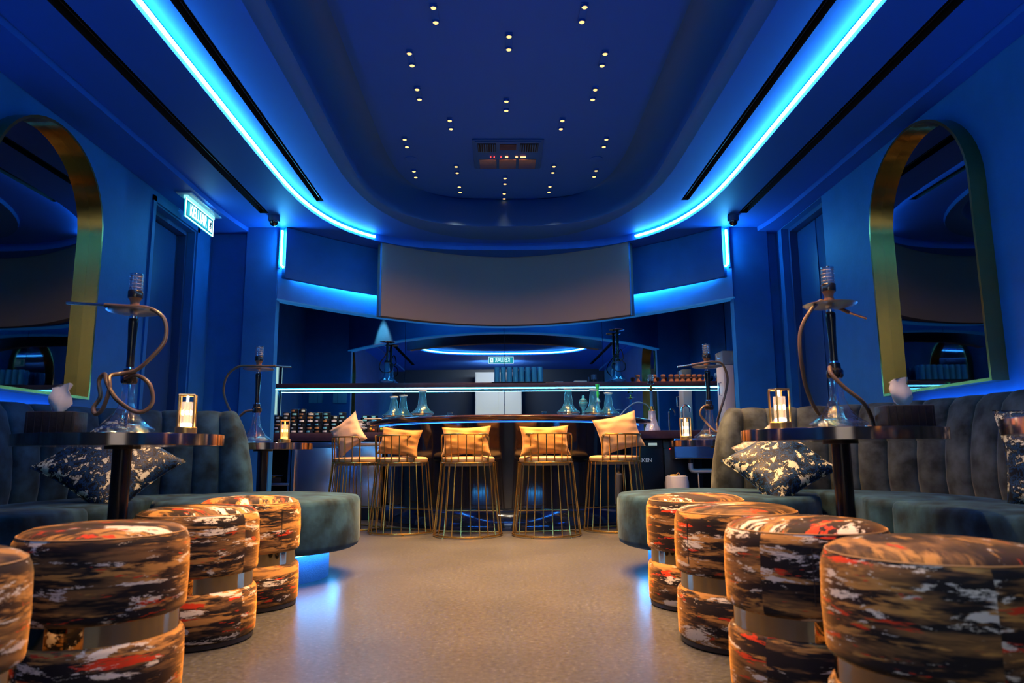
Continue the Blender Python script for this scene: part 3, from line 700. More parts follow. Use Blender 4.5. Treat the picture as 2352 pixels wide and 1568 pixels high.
# ------------------------------------------------------------------ cushions
def cushion_mesh(name, a, h, m, seedv=1, crease=0.006, n=22):
    rr_ = random.Random(seedv); ph = [rr_.uniform(0, 6) for _ in range(8)]
    mb = MB(); top = []; bot = []
    for j in range(n+1):
        for i in range(n+1):
            u, v = -1+2*i/n, -1+2*j/n
            px = a*(u*(1-0.10*(1-abs(u))*0 - 0.12*(1-v*v)*abs(u))); py = a*(v*(1-0.12*(1-u*u)*abs(v)))
            e_ = max(0, (1-abs(u)**2.6))*max(0, (1-abs(v)**2.6)); z = h*e_**0.5
            edge = (1-e_)*e_*4
            z += crease*edge*(math.sin(7*u+ph[0])*math.cos(6*v+ph[1])+0.6*math.sin(13*v+ph[2]+3*u))*(1 if e_ > 0.001 else 0)
            top.append((px, py, z)); bot.append((px, py, -z*0.9))
    N = n+1
    for g, fl in ((top, 0), (bot, 1)):
        fs = []
        for j in range(n):
            for i in range(n):
                q = (j*N+i, j*N+i+1, (j+1)*N+i+1, (j+1)*N+i); fs.append(q if not fl else q[::-1])
        mb.add(g, fs)
    return mb.mesh(name, m, merge=True, sharp=80)
def cushion(label, loc, rot, a, h, m, seed, grp=None, sc=(1, 1, 1)):
    o = link('cushion', cushion_mesh('cushion', a, h, m, seed), None, loc, rot); tag(o, label, 'cushion', grp); o.scale = sc
    ring = []
    for k in range(4):
        for i in range(12):
            t = -1+2*i/12; u, v = [(t, -1), (1, t), (-t, 1), (-1, -t)][k]
            ring.append((a*u*(1-0.12*(1-v*v)*abs(u)), a*v*(1-0.12*(1-u*u)*abs(v)), 0))
    MB().tube(ring, 0.003, 5, closed=True).obj('seam_piping', m, o)
    return o
def euler_from(normal, roll):
    n = Vector(normal).normalized(); q = n.to_track_quat('Z', 'Y'); return (q.to_matrix().to_4x4() @ Matrix.Rotation(roll, 4, 'Z')).to_euler()
cushion('crushed velvet cushion in blue, black and cream on the teal sofa', (-2.12, 3.98, 0.68), euler_from((0.35, -0.75, 0.62), PI/4+0.04), 0.265, 0.085, SPLOTCH, 3)
cushion('crushed velvet cushion in blue, black and cream on the grey sofa corner', (1.62, 4.20, 0.645), euler_from((-0.25, -0.70, 0.68), PI/4-0.10), 0.235, 0.085, SPLOTCH, 5)
cushion('pale crushed velvet cushion leaning on the grey sofa back behind another', (1.76, 4.62, 0.70), euler_from((-0.15, -0.95, 0.35), 0.60), 0.19, 0.06, splotch_mat('cream_crushed_velvet', (0.25, 0.24, 0.2), (0.5, 0.47, 0.38), (0.65, 0.62, 0.5), 6.0), 6)
cushion('crushed velvet cushion in blue and cream upright on the grey sofa nearest the camera', (2.42, 3.08, 0.70), euler_from((-0.75, -0.60, 0.25), 0.10), 0.235, 0.085, SPLOTCH, 9)

# ------------------------------------------------------------------ round tables
def table(label, loc, r, first=None):
    e = thing('round_table', label, 'table', (loc[0], loc[1], 0)); zt = 0.812
    MB().lathe([(r-0.006, zt-0.048), (r, zt-0.042), (r, zt-0.004), (r-0.003, zt)], 64).obj('tabletop', BLACK, e, sharp=30)
    MB().lathe([(r+0.003, zt-0.047), (r+0.003, zt-0.001)], 64, caps=False).obj('edge_band', TRIMC, e)
    MB().lathe([(0.07, zt-0.060), (0.07, zt-0.048)], 32).obj('mounting_plate', BLACKM, e)
    MB().lathe([(0.038, 0.012), (0.038, zt-0.060)], 24).obj('pole', STEMB, e)
    MB().lathe([(0.135, 0.0), (0.135, 0.006), (0.04, 0.018), (0, 0.018)], 32).obj('base_plate', BLACKM, e)
    return e
table('round black table with copper rim in front of the teal sofa', (-1.62, 3.12), 0.40)
table('round black table with copper rim in front of the grey sofa', (1.443, 3.04), 0.40)
table('round table behind the teal sofa end carrying an orange lamp', (-1.80, 5.50), 0.36)
table('round table behind the grey sofa end carrying a white-lit lamp', (1.68, 5.50), 0.36)
table('round table edge nearest the camera on the grey sofa side', (1.86, 1.95), 0.40)

# ------------------------------------------------------------------ crystal lamps
def lamp(label, loc, B, col, W_):
    e = thing('table_lamp', label, 'lamp', loc, 0.25)
    MB().lathe([(0.040, 0.0), (0.043, 0.003), (0.043, 0.026), (0.040, 0.030)], 32).obj('base', LGOLD, e)
    for sx in (-1, 1):
        for sy in (-1, 1):
            MB().tube([(sx*0.030, sy*0.026, 0.028), (sx*0.030, sy*0.026, 0.155), (sx*0.030, sy*0.022, 0.163)], 0.0044, 6).obj('post', LGOLD, e)
    f = MB()
    f.tube([(x, y, 0.163) for x, y in ((-.030, -.024), (.030, -.024), (.030, .024), (-.030, .024))], 0.0048, 6, closed=True)
    f.obj('top_frame', LGOLD, e)
    MB().box((0, 0, 0.163), (0.060, 0.010, 0.005)).obj('cross_bar', LGOLD, e, smooth=False)
    MB().lathe([(0.005, 0.135), (0.005, 0.163)], 10).obj('light_pin', B, e)
    MB().lathe([(0.010, 0.031), (0.020, 0.033), (0.021, 0.040), (0.012, 0.046), (0, 0.047)], 20).obj('bulb', B, e)
    m = MB(); n = 24; ring = lambda r, z: [(r*(1 if k % 2 else 0.93)*math.cos(2*PI*k/n), r*(1 if k % 2 else 0.93)*math.sin(2*PI*k/n), z) for k in range(n)]
    m.rings([ring(0.024, 0.031), ring(0.024, 0.134), ring(0.011, 0.134), ring(0.011, 0.034)], True)
    m.obj('crystal_tube', mat('crystal_'+label[:5], (1, 0.98, 0.95), 0.08, trans=0.9, emis=col, es=0.28), e)
    light('POINT', 'lamp_glow', (0, 0, 0.09), e, energy=W_, color=col, shadow_soft_size=0.02)
    return e
ZT_ = 0.812
lamp('gold crystal lamp glowing warm on the teal side table with the knotted hose', (-1.325, 3.05, ZT_), BULBW, (1.0, 0.60, 0.30), 2.6)
lamp('brass crystal lamp glowing warm on the table by the grey sofa cushion', (1.158, 2.95, ZT_), BULBW, (1.0, 0.55, 0.25), 2.6)
lamp('orange glowing crystal lamp on the table behind the teal sofa end', (-1.60, 5.36, ZT_), BULBO, (1.0, 0.42, 0.08), 2.2)
lamp('silver white glowing crystal lamp behind the grey sofa end', (1.385, 5.36, ZT_), BULBW, (1.0, 0.75, 0.55), 2.2)
lamp('bright lamp at the frame edge on the table nearest the camera', (1.575, 1.99, ZT_), BULBO, (1.0, 0.42, 0.08), 2.2)

# ------------------------------------------------------------------ hookahs
def vase_prof(h, rb, rn, wall=0.004):
    o = [(0.0, 0.0), (rb*0.76, 0.0), (rb*0.88, h*0.035), (rb*0.985, h*0.085), (rb, h*0.105), (rb*0.97, h*0.125), (rb*0.80, h*0.18), (rb*0.62, h*0.25), (rb*0.48, h*0.34), (rb*0.37, h*0.45), (rn*1.28, h*0.58), (rn*1.08, h*0.74), (rn, h*0.88), (rn*1.12, h*0.95), (rn*1.25, h), (rn*1.10, h)]
    return o
def glass_vase(parent, h, rb, rn, m=GLASS, name='glass_base', loc=None):
    ob = MB().lathe(vase_prof(h, rb, rn), 36, caps=False).obj(name, m, parent, sharp=60)
    if loc: ob.location = loc
    return ob
def wind_cover(parent, z, r=0.028, h=0.085):
    m = MB(); prof = []
    for k in range(9): zz = z+h*k/8; prof += [(r, zz), (r*0.93, zz+h/32)]
    prof = prof[:-1]; prof += [(r*0.84, z+h), (r*0.84, z)]
    m.lathe(prof, 24, caps=False); m.obj('wind_cover', FGLASS, parent, sharp=25)
    MB().lathe([(r*1.08, z-0.022), (r*1.10, z-0.018), (r*1.10, z+0.008), (r*1.0, z+0.012), (r*0.9, z+0.008)], 24).obj('heat_pan', STEMB, parent)
    for k in range(5): MB().tube(arc_pts((0, 0), r*1.005, 0, 2*PI, 24, z+h*(0.10+0.19*k))[:-1], 0.0013, 4, closed=True).obj('cover_ring', CHROME, parent)
    MB().lathe([(r*0.9, z+h*0.98), (r*1.03, z+h*0.98), (r*1.03, z+h*1.03), (r*0.9, z+h*1.03)], 24, caps=False).obj('cover_rim', CHROME, parent)
def hookah(label, loc, hosepts, k=1.0, hs=0.235, stem_top=0.53, cover=True, hose_r=0.0088, mouth=None, mesh_glow=True):
    """hs: base height, stem_top: tray height"""
    e = thing('hookah', label, 'hookah', loc); e.scale = (k, k, k)
    glass_vase(e, hs, 0.118, 0.024)
    MB().lathe([(0.100, 0.012), (0.092, 0.024), (0.064, 0.045), (0.0, 0.045)], 32, caps=False).obj('water', thin_glass('hookah_water', (0.92, 0.96, 1.0), (0.8, 0.6, 0.4), 0.01, 0.30, 0.06, 1.0, 55) if 'hookah_water' not in MATS else MATS['hookah_water'], e)
    MB().lathe([(0.030, hs-0.012), (0.034, hs-0.004), (0.034, hs+0.020), (0.026, hs+0.028), (0.024, hs+0.050)], 28).obj('collar', STEMB, e)
    MB().lathe([(0.0175, hs+0.045), (0.020, hs+0.052), (0.0175, hs+0.060)], 24).obj('lower_ring', CHROME, e)
    MB().lathe([(0.0165, hs+0.058), (0.0155, hs+0.11), (0.017, hs+0.18), (0.0205, stem_top-0.045), (0.021, stem_top-0.025), (0.019, stem_top-0.020)], 24).obj('stem', STEMB, e)
    MB().lathe([(0.013, stem_top-0.022), (0.0185, stem_top-0.018), (0.0185, stem_top-0.008), (0.010, stem_top)], 24).obj('upper_ring', CHROME, e)
    MB().lathe([(0.0065, 0.030), (0.0065, hs)], 10).obj('down_stem', CHROME, e)
    MB().lathe([(0.012, stem_top), (0.080, stem_top+0.006), (0.107, stem_top+0.012), (0.112, stem_top+0.016), (0.107, stem_top+0.016), (0.080, stem_top+0.010), (0.012, stem_top+0.005)], 44).obj('tray', mat('satin_aluminium', (0.72, 0.70, 0.70), 0.30, 1.0), e)
    if cover:
        z = stem_top+0.012
        MB().lathe([(0.014, z), (0.021, z+0.010), (0.023, z+0.024), (0.018, z+0.038), (0.020, z+0.050), (0.029, z+0.066), (0.0, z+0.068)], 24).obj('bowl', WOOD, e)
        wind_cover(e, z+0.085)
    if hosepts:
        pts = spline(hosepts, 10); MB().tube(pts, hose_r, 10).obj('hose', HOSE, e)
        if mouth:
            MB().tube([mouth[0], mouth[1]], 0.0062, 10).obj('mouthpiece', mat('brushed_copper', (0.78, 0.62, 0.48), 0.22, 1.0), e)
    return e
# knotted hose on the table by the teal sofa (coordinates local to the hookah)
H1 = [(0.0, -0.035, 0.243), (0.055, -0.045, 0.255), (0.112, -0.045, 0.215), (0.128, -0.04, 0.140), (0.098, -0.05, 0.098), (0.050, -0.06, 0.105), (0.010, -0.115, 0.150), (-0.032, -0.115, 0.215),
      (-0.052, -0.100, 0.255), (-0.078, -0.095, 0.225), (-0.066, -0.095, 0.160), (-0.088, -0.10, 0.112), (-0.070, -0.11, 0.085), (-0.040, -0.115, 0.11), (-0.018, -0.118, 0.19), (-0.030, -0.10, 0.245),
      (0.000, -0.06, 0.262), (0.050, -0.05, 0.275), (0.110, -0.045, 0.330), (0.158, -0.03, 0.410), (0.150, -0.03, 0.500), (0.100, -0.045, 0.545), (0.040, -0.05, 0.555), (-0.02, -0.055, 0.557), (-0.10, -0.06, 0.562)]
hookah('tall hookah with knotted bronze hose on the teal side table', (-1.625, 3.14, ZT_), H1, mouth=((-0.09, -0.06, 0.5615), (-0.262, -0.065, 0.572)))
H2 = [(-0.03, -0.02, 0.255), (-0.044, -0.05, 0.262), (-0.050, -0.075, 0.230), (-0.010, -0.10, 0.170), (0.055, -0.11, 0.110), (0.110, -0.06, 0.055), (0.160, 0.02, 0.013), (0.175, 0.08, 0.012), (0.11, 0.14, 0.013), (-0.02, 0.11, 0.06), (-0.11, 0.03, 0.16),
      (-0.152, -0.02, 0.30), (-0.150, -0.03, 0.42), (-0.105, -0.04, 0.510), (-0.055, -0.03, 0.555), (0.00, 0.045, 0.560), (0.06, 0.06, 0.548), (0.11, 0.05, 0.520)]
hookah('tall hookah with long loose bronze hose on the grey side table', (1.452, 3.06, ZT_), H2, mouth=((0.105, 0.05, 0.522), (0.180, 0.04, 0.492)))
H3 = [(-0.02, -0.02, 0.240), (-0.07, -0.03, 0.230), (-0.14, -0.03, 0.185), (-0.20, -0.03, 0.27), (-0.238, -0.03, 0.38), (-0.215, -0.04, 0.49), (-0.14, -0.045, 0.555), (-0.05, -0.05, 0.562), (0.05, -0.05, 0.560), (0.14, -0.05, 0.560)]
hookah('hookah on the far table behind the teal sofa end', (-1.845, 5.45, ZT_), H3, k=1.03, mouth=((0.13, -0.05, 0.560), (0.255, -0.05, 0.552)))
H4 = [(-0.01, -0.03, 0.250), (-0.055, -0.04, 0.240), (-0.080, -0.045, 0.19), (-0.045, -0.05, 0.13), (0.02, -0.10, 0.05), (0.06, 0.02, 0.12), (0.075, -0.01, 0.20), (0.125, -0.02, 0.35), (0.140, -0.03, 0.46), (0.105, -0.04, 0.555), (0.03, -0.05, 0.575), (-0.08, -0.05, 0.560), (-0.13, -0.05, 0.552)]
hookah('hookah on the far table behind the grey sofa end', (1.595, 5.45, ZT_), H4, k=1.03, mouth=((-0.12, -0.05, 0.554), (-0.235, -0.05, 0.538)))

# ------------------------------------------------------------------ tissue boxes
for s, loc, rz, l in ((-1, (-2.00, 3.34, 0), 0.12, 'black quilted tissue box on the teal side table'), (1, (1.745, 3.16, 0), -0.10, 'black quilted tissue box on the grey side table')):
    loc = ((-1.83, 2.99, ZT_) if s < 0 else (1.665, 2.93, ZT_))
    e = thing('tissue_box', l, 'tissue box', loc, rz)
    MB().box((0, 0, 0.046), (0.19, 0.12, 0.092)).obj('box', LEATHER, e, bevel=0.006)
    m = MB()
    for k in (-3, -2, -1, 0, 1, 2, 3): m.tube([(k*0.028, -0.0605, 0.006), (k*0.028, -0.0605, 0.088)], 0.0012, 4)
    m.obj('stitching', BLACKM, e)
    rr_ = random.Random(3+s); m = MB(); rs = []
    for j in range(7):
        z = 0.090+0.018*j; wd = 0.020+0.010*math.sin(j*0.9)+0.006*j*(1 if j < 5 else 0.7); ring = []
        for i in range(14):
            a = 2*PI*i/14; ring.append((wd*math.cos(a)*(1+0.18*math.sin(3*a+j)) - 0.004*j*s*0.5, 0.30*wd*math.sin(a)+0.006*math.sin(2.2*a+j*0.7), z+(0.012*math.cos(a*1.0+0.7) if j == 6 else 0)+0.004*rr_.random()))
        rs.append(ring)
    m.rings(rs, True, True); m.obj('tissue', TISSUE, e, sharp=50)

# ------------------------------------------------------------------ round bar
BC = (0.10, 8.42)
e = thing('bar_counter', 'round black glossy bar with lacquered wooden top and blue glow', 'bar counter', (BC[0], BC[1], 0))
a0, a1 = PI+0.25, 2*PI-0.25
def ring_solid(prof, n=72, a0=a0, a1=a1):
    m = MB(); rs = []
    for i in range(n+1):
        a = a0+(a1-a0)*i/n; rs.append([(r*math.cos(a), r*math.sin(a), z) for r, z in prof])
    m.rings(rs, True, True); return m
R0 = 1.64
ring_solid([(1.12, 1.090), (R0-0.03, 1.090), (R0-0.010, 1.085), (R0, 1.075), (R0, 1.060), (R0-0.008, 1.044), (R0-0.03, 1.036), (1.12, 1.036)]).obj('countertop', COUNTER, e, sharp=40)
ring_solid([(1.22, 0.10), (1.40, 0.10), (1.40, 0.30), (1.41, 0.80), (1.43, 1.034), (1.22, 1.034)]).obj('curved_front', BLACK, e, sharp=40)
ring_solid([(1.24, 0.0), (1.50, 0.0), (1.505, 0.03), (1.49, 0.10), (1.45, 0.17), (1.402, 0.20), (1.24, 0.20)]).obj('flared_base', mat('blue_black_gloss', (0.02, 0.04, 0.10), 0.12, 0.8, coat=0.5), e, sharp=40)
MB().tube([(1.50*math.cos(a0+(a1-a0)*i/60), 1.50*math.sin(a0+(a1-a0)*i/60), 1.026) for i in range(61)], 0.005, 6).obj('counter_led', emit('counter_glow', (0.02, 0.20, 1.0), 4.0), e)
for sx in (-1, 1):
    MB().box((sx*1.31*math.cos(0.25), -1.31*math.sin(0.25)+0.004, 0.55), (0.17, 0.012, 1.0), rz=-sx*0.25).obj('end_panel', BLACK, e, smooth=False)

# ------------------------------------------------------------------ bar stools
def make_barstool():
    e = thing('bar_stool', '', 'bar stool'); RB, RS, zs = 0.305, 0.245, 0.645
    a_s, a_e = -PI/2-2.18, -PI/2+2.18
    pts = arc_pts((0, 0), RB, a_s, a_e, 40, 0.016)
    back_y = RB*math.sin(a_e)
    MB().tube(pts, 0.0085, 8, closed=True).obj('base_ring', GOLD, e)
    MB().tube(arc_pts((0, 0), RS, 0, 2*PI, 40, zs)[:-1], 0.008, 8, closed=True).obj('seat_ring', GOLD, e)
    rod = MB().tube([(0, 0, 0), (0, 0, 1)], 0.0055, 6).mesh('rod', GOLD)
    def put(a, b, name='rod', me=rod):
        a, b = Vector(a), Vector(b); d = b-a; o = link(name, me, e, a); o.rotation_euler = d.to_track_quat('Z', 'Y').to_euler(); o.scale = (1, 1, d.length)
    n = 17
    for i in range(n):
        a = a_s+(a_e-a_s)*i/(n-1); rb = RB
        put((rb*math.cos(a), rb*math.sin(a), 0.016), (RS*math.cos(a), RS*math.sin(a), zs))
    # foot rail on the bar side
    f = 0.30; pa = [(RB*math.cos(a)*(1-f)+RS*math.cos(a)*f, RB*math.sin(a)*(1-f)+RS*math.sin(a)*f, 0.016+(zs-0.016)*f) for a in (a_s, a_e)]
    MB().tube(pa, 0.0065, 8).obj('foot_rail', GOLD, e)
    MB().lathe([(0.0, 0.648), (RS-0.012, 0.648), (RS-0.004, 0.660), (RS-0.004, 0.682), (RS-0.018, 0.694), (RS-0.08, 0.700), (0, 0.702)], 40).obj('seat', SEATF, e)
    MB().lathe([(0.0, 0.615), (RS-0.035, 0.615), (RS-0.015, 0.648), (0, 0.648)], 36).obj('seat_pan', mat('grey_seat_pan', (0.25, 0.22, 0.20), 0.6), e)
    # back: rounded frame and its rods
    b0, b1 = -PI/2-1.02, -PI/2+1.02; zt, lean = 0.895, 1.05
    up = [(RS*math.cos(b0), RS*math.sin(b0), zs)]
    def bp(a, z): k = 1+(lean-1)*(z-zs)/(zt-zs); return (RS*k*math.cos(a), RS*k*math.sin(a), z)
    path = [bp(b0, zs), bp(b0, 0.72), bp(b0, 0.82), bp(b0+0.01, 0.865), bp(b0+0.07, 0.889)] + [bp(b0+0.16+(b1-b0-0.32)*i/16, zt) for i in range(17)] + [bp(b1-0.07, 0.889), bp(b1-0.01, 0.865), bp(b1, 0.82), bp(b1, 0.72), bp(b1, zs)]
    MB().tube(path, 0.0075, 8).obj('back_frame', GOLD, e)
    for i in range(1, 7):
        a = b0+(b1-b0)*i/7; put(bp(a, zs), bp(a, zt), 'back_rod')
    foot = MB().lathe([(0.010, 0.0), (0.010, 0.012)], 10).mesh('foot', BRASS)
    for a in (-PI/2-1.9, -PI/2-0.6, -PI/2+0.6, -PI/2+1.9): link('foot', foot, e, (RB*math.cos(a), RB*math.sin(a), 0))
    return e
st = make_barstool()
ST = [(-1.435, 7.28, -0.75, 'gold wire bar stool with upright beige cushion, nearest the steel fridge'),
      (-0.935, 6.90, -0.42, 'gold wire bar stool with its cushion slumped aside, second from the steel fridge'),
      (-0.297, 6.60, -0.16, 'gold wire bar stool just beside the bar centre, on the fridge side'),
      (0.408, 6.57, 0.12, 'gold wire bar stool just beside the bar centre, on the grey sofa side'),
      (1.090, 6.93, 0.42, 'gold wire bar stool at the bar end nearest the grey sofa')]
for i, (x, y, rz, l) in enumerate(ST): place(st, (x, y, 0), rz, l, 'gold wire bar stools round the bar', i == 0)
def stool_cushion(x, y, rz, l, a, m, seed, dx, tilt, roll=0.0, dz=0.0, turn=0.0, sy=0.68, sx=1.15):
    c_, s_ = math.cos(rz), math.sin(rz); ly = -0.135; lx = dx
    px, py = x+c_*lx-s_*ly, y+s_*lx+c_*ly
    q = Matrix.Rotation(rz+turn, 4, 'Z') @ Matrix.Rotation(PI/2-tilt, 4, 'X') @ Matrix.Rotation(roll, 4, 'Z')
    return cushion(l, (px, py, 0.705+a*sy*math.cos(tilt)+dz), q.to_euler(), a, 0.060, m, seed, 'cushions on the bar stools', (sx, sy, 1))
stool_cushion(*ST[0][:3], 'beige cushion standing on its corner, on the stool nearest the steel fridge', 0.17, BEIGE, 11, 0.02, 0.20, 0.60, 0.05, 0.3, 1.0, 1.0)
stool_cushion(*ST[1][:3], 'tan cushion slumped to one side on the stool second from the steel fridge', 0.195, TAN, 12, 0.05, 0.20, -0.10)
stool_cushion(*ST[2][:3], 'tan cushion on the centre stool, fridge side', 0.195, TAN, 13, 0.01, 0.16, 0.02)
stool_cushion(*ST[3][:3], 'tan cushion on the centre stool, grey sofa side', 0.195, TAN, 14, -0.03, 0.16, 0.02)
stool_cushion(*ST[4][:3], 'pale tan cushion leaning on the stool nearest the grey sofa', 0.205, mat('pale_tan_cotton', (0.55, 0.34, 0.16), 0.8, sheen=0.2, bump=0.25, bscale=14), 15, -0.03, 0.16, 0.22, 0.03, -0.2, 0.85, 1.1)

# ------------------------------------------------------------------ back bar
for k, (xa, xb) in enumerate(((-2.94, -1.20), (-1.20, 0.05), (0.05, 1.30), (1.30, 2.87))):
    o = MB().box(((xa+xb)/2, YB+0.003, 1.60), (xb-xa-0.006, 0.010, 2.50)).obj('mirror_panel', MIRROR, smooth=False)
    tag(o, ['wall mirror pane behind the stacked tins', 'wall mirror pane behind the blue shelf hookah', 'wall mirror pane behind the drinking glasses', 'wall mirror pane behind the clay bowls'][k], 'mirror', 'mirror panes of the back bar')
e = thing('back_shelf', 'long dark shelf with a blue light line along the bar mirror', 'shelf', (-0.035, 8.83, 0))
MB().box((0, 0, 1.555), (5.80, 0.22, 0.060)).obj('board', SHELFW, e, bevel=0.003)
MB().tube([(-2.88, -0.085, 1.514), (2.88, -0.085, 1.514)], 0.0045, 6).obj('shelf_led', LEDS, e)
MB().box((0, -0.070, 1.520), (5.78, 0.012, 0.010)).obj('led_channel', STEEL, e, smooth=False)
e = thing('back_worktop', 'long dark worktop along the back bar mirror', 'worktop', (-0.035, 8.55, 0))
MB().box((0, 0, 0.925), (5.80, 0.78, 0.09)).obj('slab', SHELFW, e, bevel=0.004)
struct(MB().box((-0.035, 8.90, 0.44), (5.82, 0.08, 0.88)).obj('worktop_rear_panel', SLOT, smooth=False))  # black rear panel of the worktop, made a separate object
# steel under-counter fridge
e = thing('steel_fridge', 'brushed steel under-counter fridge behind the first bar stool', 'fridge', (-1.85, 8.50, 0))
MB().box((0, 0, 0.50), (1.02, 0.60, 0.74)).obj('body', STEEL, e, bevel=0.004)
MB().box((0, 0, 0.065), (0.98, 0.54, 0.13)).obj('plinth', BLACKM, e, smooth=False)
for k in (-1, 1): MB().box((k*0.25, -0.315, 0.47), (0.49, 0.03, 0.66)).obj('door', STEEL, e, bevel=0.006)
MB().box((0, -0.312, 0.845), (1.0, 0.026, 0.045)).obj('control_strip', STEEL, e, bevel=0.003)
MB().tube([(-0.46, -0.345, 0.18), (-0.46, -0.345, 0.80)], 0.012, 8).obj('handle', CHROME, e)
# black rack at the far end with shelf, cable
e = thing('steel_rack', 'small steel rack under the worktop beside the teal sofa end', 'rack', (-2.60, 8.42, 0))
for x in (-0.20, 0.20):
    for y in (-0.15, 0.15): MB().box((x, y, 0.42), (0.025, 0.025, 0.84)).obj('leg', STEEL, e, smooth=False)
for z in (0.40, 0.80): MB().box((0, 0, z), (0.42, 0.34, 0.03)).obj('shelf_board', STEEL, e, bevel=0.003)
e2 = thing('gas_burner', 'small burner on the steel rack beside the teal sofa end', 'burner', (-2.60, 8.36, 0.4155))
MB().box((0, 0, 0.03), (0.22, 0.18, 0.06)).obj('body', BLACKM, e2, bevel=0.005)
for k in range(3): MB().tube([(-0.09, -0.06+k*0.06, 0.075), (0.09, -0.06+k*0.06, 0.075)], 0.004, 6).obj('grate_bar', STEEL, e2)
MB().lathe([(0.04, 0.06), (0.04, 0.072), (0.0, 0.074)], 16).obj('burner_head', BRASS, e2)

# black keg coolers with lettering
KC = mat('black_cooler', (0.008, 0.010, 0.014), 0.35)
def cooler(x, label, w_=0.44, cy=8.50):
    e = thing('keg_cooler', label, 'fridge', (x, cy, 0))
    MB().box((0, 0, 0.44), (w_, 0.56, 0.86)).obj('body', KC, e, bevel=0.006)
    d = MB().box((0, -0.295, 0.40), (w_-0.01, 0.03, 0.74)).obj('door', KC, e, bevel=0.006)
    MB().box((0.10, -0.314, 0.815), (0.10, 0.008, 0.030)).obj('label_plate', mat('pale_label', (0.6, 0.75, 0.7), 0.4, emis=(0.6, 0.8, 0.7), es=0.35), e, smooth=False)  # label plate brightened by a faint glow in its material
    for z in (0.77, 0.62, 0.46, 0.30, 0.26): MB().lathe([(0.007, 0), (0.0, 0.006)], 8, (0, 0, 0)).obj('rivet', CHROME, d).location = (w_/2-0.03, -0.314, z); 
    return e, d
ec, dc = cooler(1.63, 'black keg cooler with white lettering beside the last bar stool')
me = text_mesh('EKEN', 0.062, 0.002, mat('white_lettering', (0.8, 0.8, 0.8), 0.5, emis=(1, 1, 1), es=0.15)); link('lettering', me, dc, (0.015, -0.313, 0.635), (PI/2, 0, 0))  # letters brightened by a faint emission of their own
ec, dc = cooler(2.09, 'black keg cooler with a red indicator light under the worktop', cy=8.57)
MB().lathe([(0.012, 0), (0.0, 0.008)], 10).obj('indicator_light', REDL, dc).location = (-0.145, -0.316, 0.76)
dc.children[-1].rotation_euler = (PI/2, 0, 0)
# sink with its trap and the white tub in front of the far coolers
e = thing('sink', 'steel sink bowl hanging under the worktop beside the grey sofa end', 'sink', (2.20, 8.13, 0))
m = MB()
m.rings([rect(-0.26, 0.26, -0.16, 0.16) and [(p[0], p[1], z) for p in rect(-sx, sx, -sy, sy)] for sx, sy, z in ((0.26, 0.10, 0.875), (0.26, 0.10, 0.66), (0.25, 0.09, 0.65), (0.04, 0.04, 0.645))], True)
m.obj('bowl', STEEL, e, bevel=0.0)
for x in (-0.255, 0.255): MB().box((x, -0.103, 0.765), (0.010, 0.006, 0.215)).obj('rim_edge', CHROME, e, smooth=False)
MB().box((0, -0.103, 0.662), (0.52, 0.006, 0.010)).obj('rim_edge', CHROME, e, smooth=False)
MB().tube(spline([(-0.06, 0, 0.645), (-0.06, 0, 0.57), (-0.055, 0, 0.53), (-0.02, 0, 0.515), (0.10, 0, 0.515), (0.20, 0, 0.515)], 6), 0.026, 12).obj('drain_trap', WHITE, e)
MB().lathe([(0.030, 0.60), (0.034, 0.603), (0.034, 0.645), (0.03, 0.645)], 16, (-0.06, 0, 0)).obj('drain_nut', BLACKM, e)
MB().tube([(0.02, 0.0, 0.51), (0.03, 0.0, 0.02)], 0.007, 6).obj('drain_hose', WHITE, e)
e = thing('white_tub', 'white plastic tub on the floor under the sink', 'tub', (1.93, 7.95, 0))
MB().lathe([(0.110, 0.0), (0.125, 0.02), (0.132, 0.20), (0.130, 0.40), (0.118, 0.462), (0.100, 0.470), (0.0, 0.470)], 32).obj('body', WHITE, e)
MB().lathe([(0.04, 0.470), (0.04, 0.482), (0.0, 0.486)], 16, (-0.03, 0, 0)).obj('lid', mat('yellow_lid', (0.8, 0.55, 0.1), 0.5), e)
MB().tube([(0.0, 0, 0.478), (0.02, 0, 0.50), (0.04, 0, 0.478)], 0.008, 6).obj('handle', TAN, e)
e = thing('faucet', 'chrome gooseneck tap on the worktop in front of the mirror', 'tap', (2.19, 8.62, 0.97))
MB().lathe([(0.025, 0), (0.025, 0.01), (0.012, 0.02), (0.010, 0.05)], 16).obj('base', CHROME, e)
MB().tube(spline([(-0.0, 0, 0.03), (-0.0, 0, 0.20), (0.005, 0, 0.28), (0.045, -0.02, 0.315), (0.085, -0.04, 0.28), (0.088, -0.045, 0.23)], 6), 0.011, 10).obj('spout', CHROME, e)
# white glossy dispenser at the niche side
e = thing('water_dispenser', 'tall white and clear dispenser at the niche edge behind the far hookah', 'dispenser', (2.56, 8.05, 0.97))
MB().box((0, 0, 0.36), (0.12, 0.26, 0.72)).obj('body', WHITE, e, bevel=0.01)
MB().box((0, 0, 0.80), (0.13, 0.27, 0.16)).obj('clear_tank', mat('clear_tank', (0.45, 0.62, 0.72), 0.08, trans=0.5), e, bevel=0.01)
MB().tube([(-0.07, -0.08, 0.52), (-0.10, -0.08, 0.52), (-0.10, -0.08, 0.38), (-0.07, -0.08, 0.38)], 0.007, 6).obj('handle', CHROME, e)
# white light strip at the other niche edge
e = thing('vertical_light', 'narrow pale vertical light strip at the niche edge beside the teal sofa side', 'light strip', (-2.785, 8.86, 1.22))
MB().box((0, 0, 0.30), (0.05, 0.03, 0.60)).obj('diffuser', emit('pale_diffuser', (0.50, 0.85, 0.80), 0.75), e, bevel=0.003)
MB().box((0, 0.03, 0.30), (0.06, 0.012, 0.62)).obj('backing', STEEL, e, smooth=False)
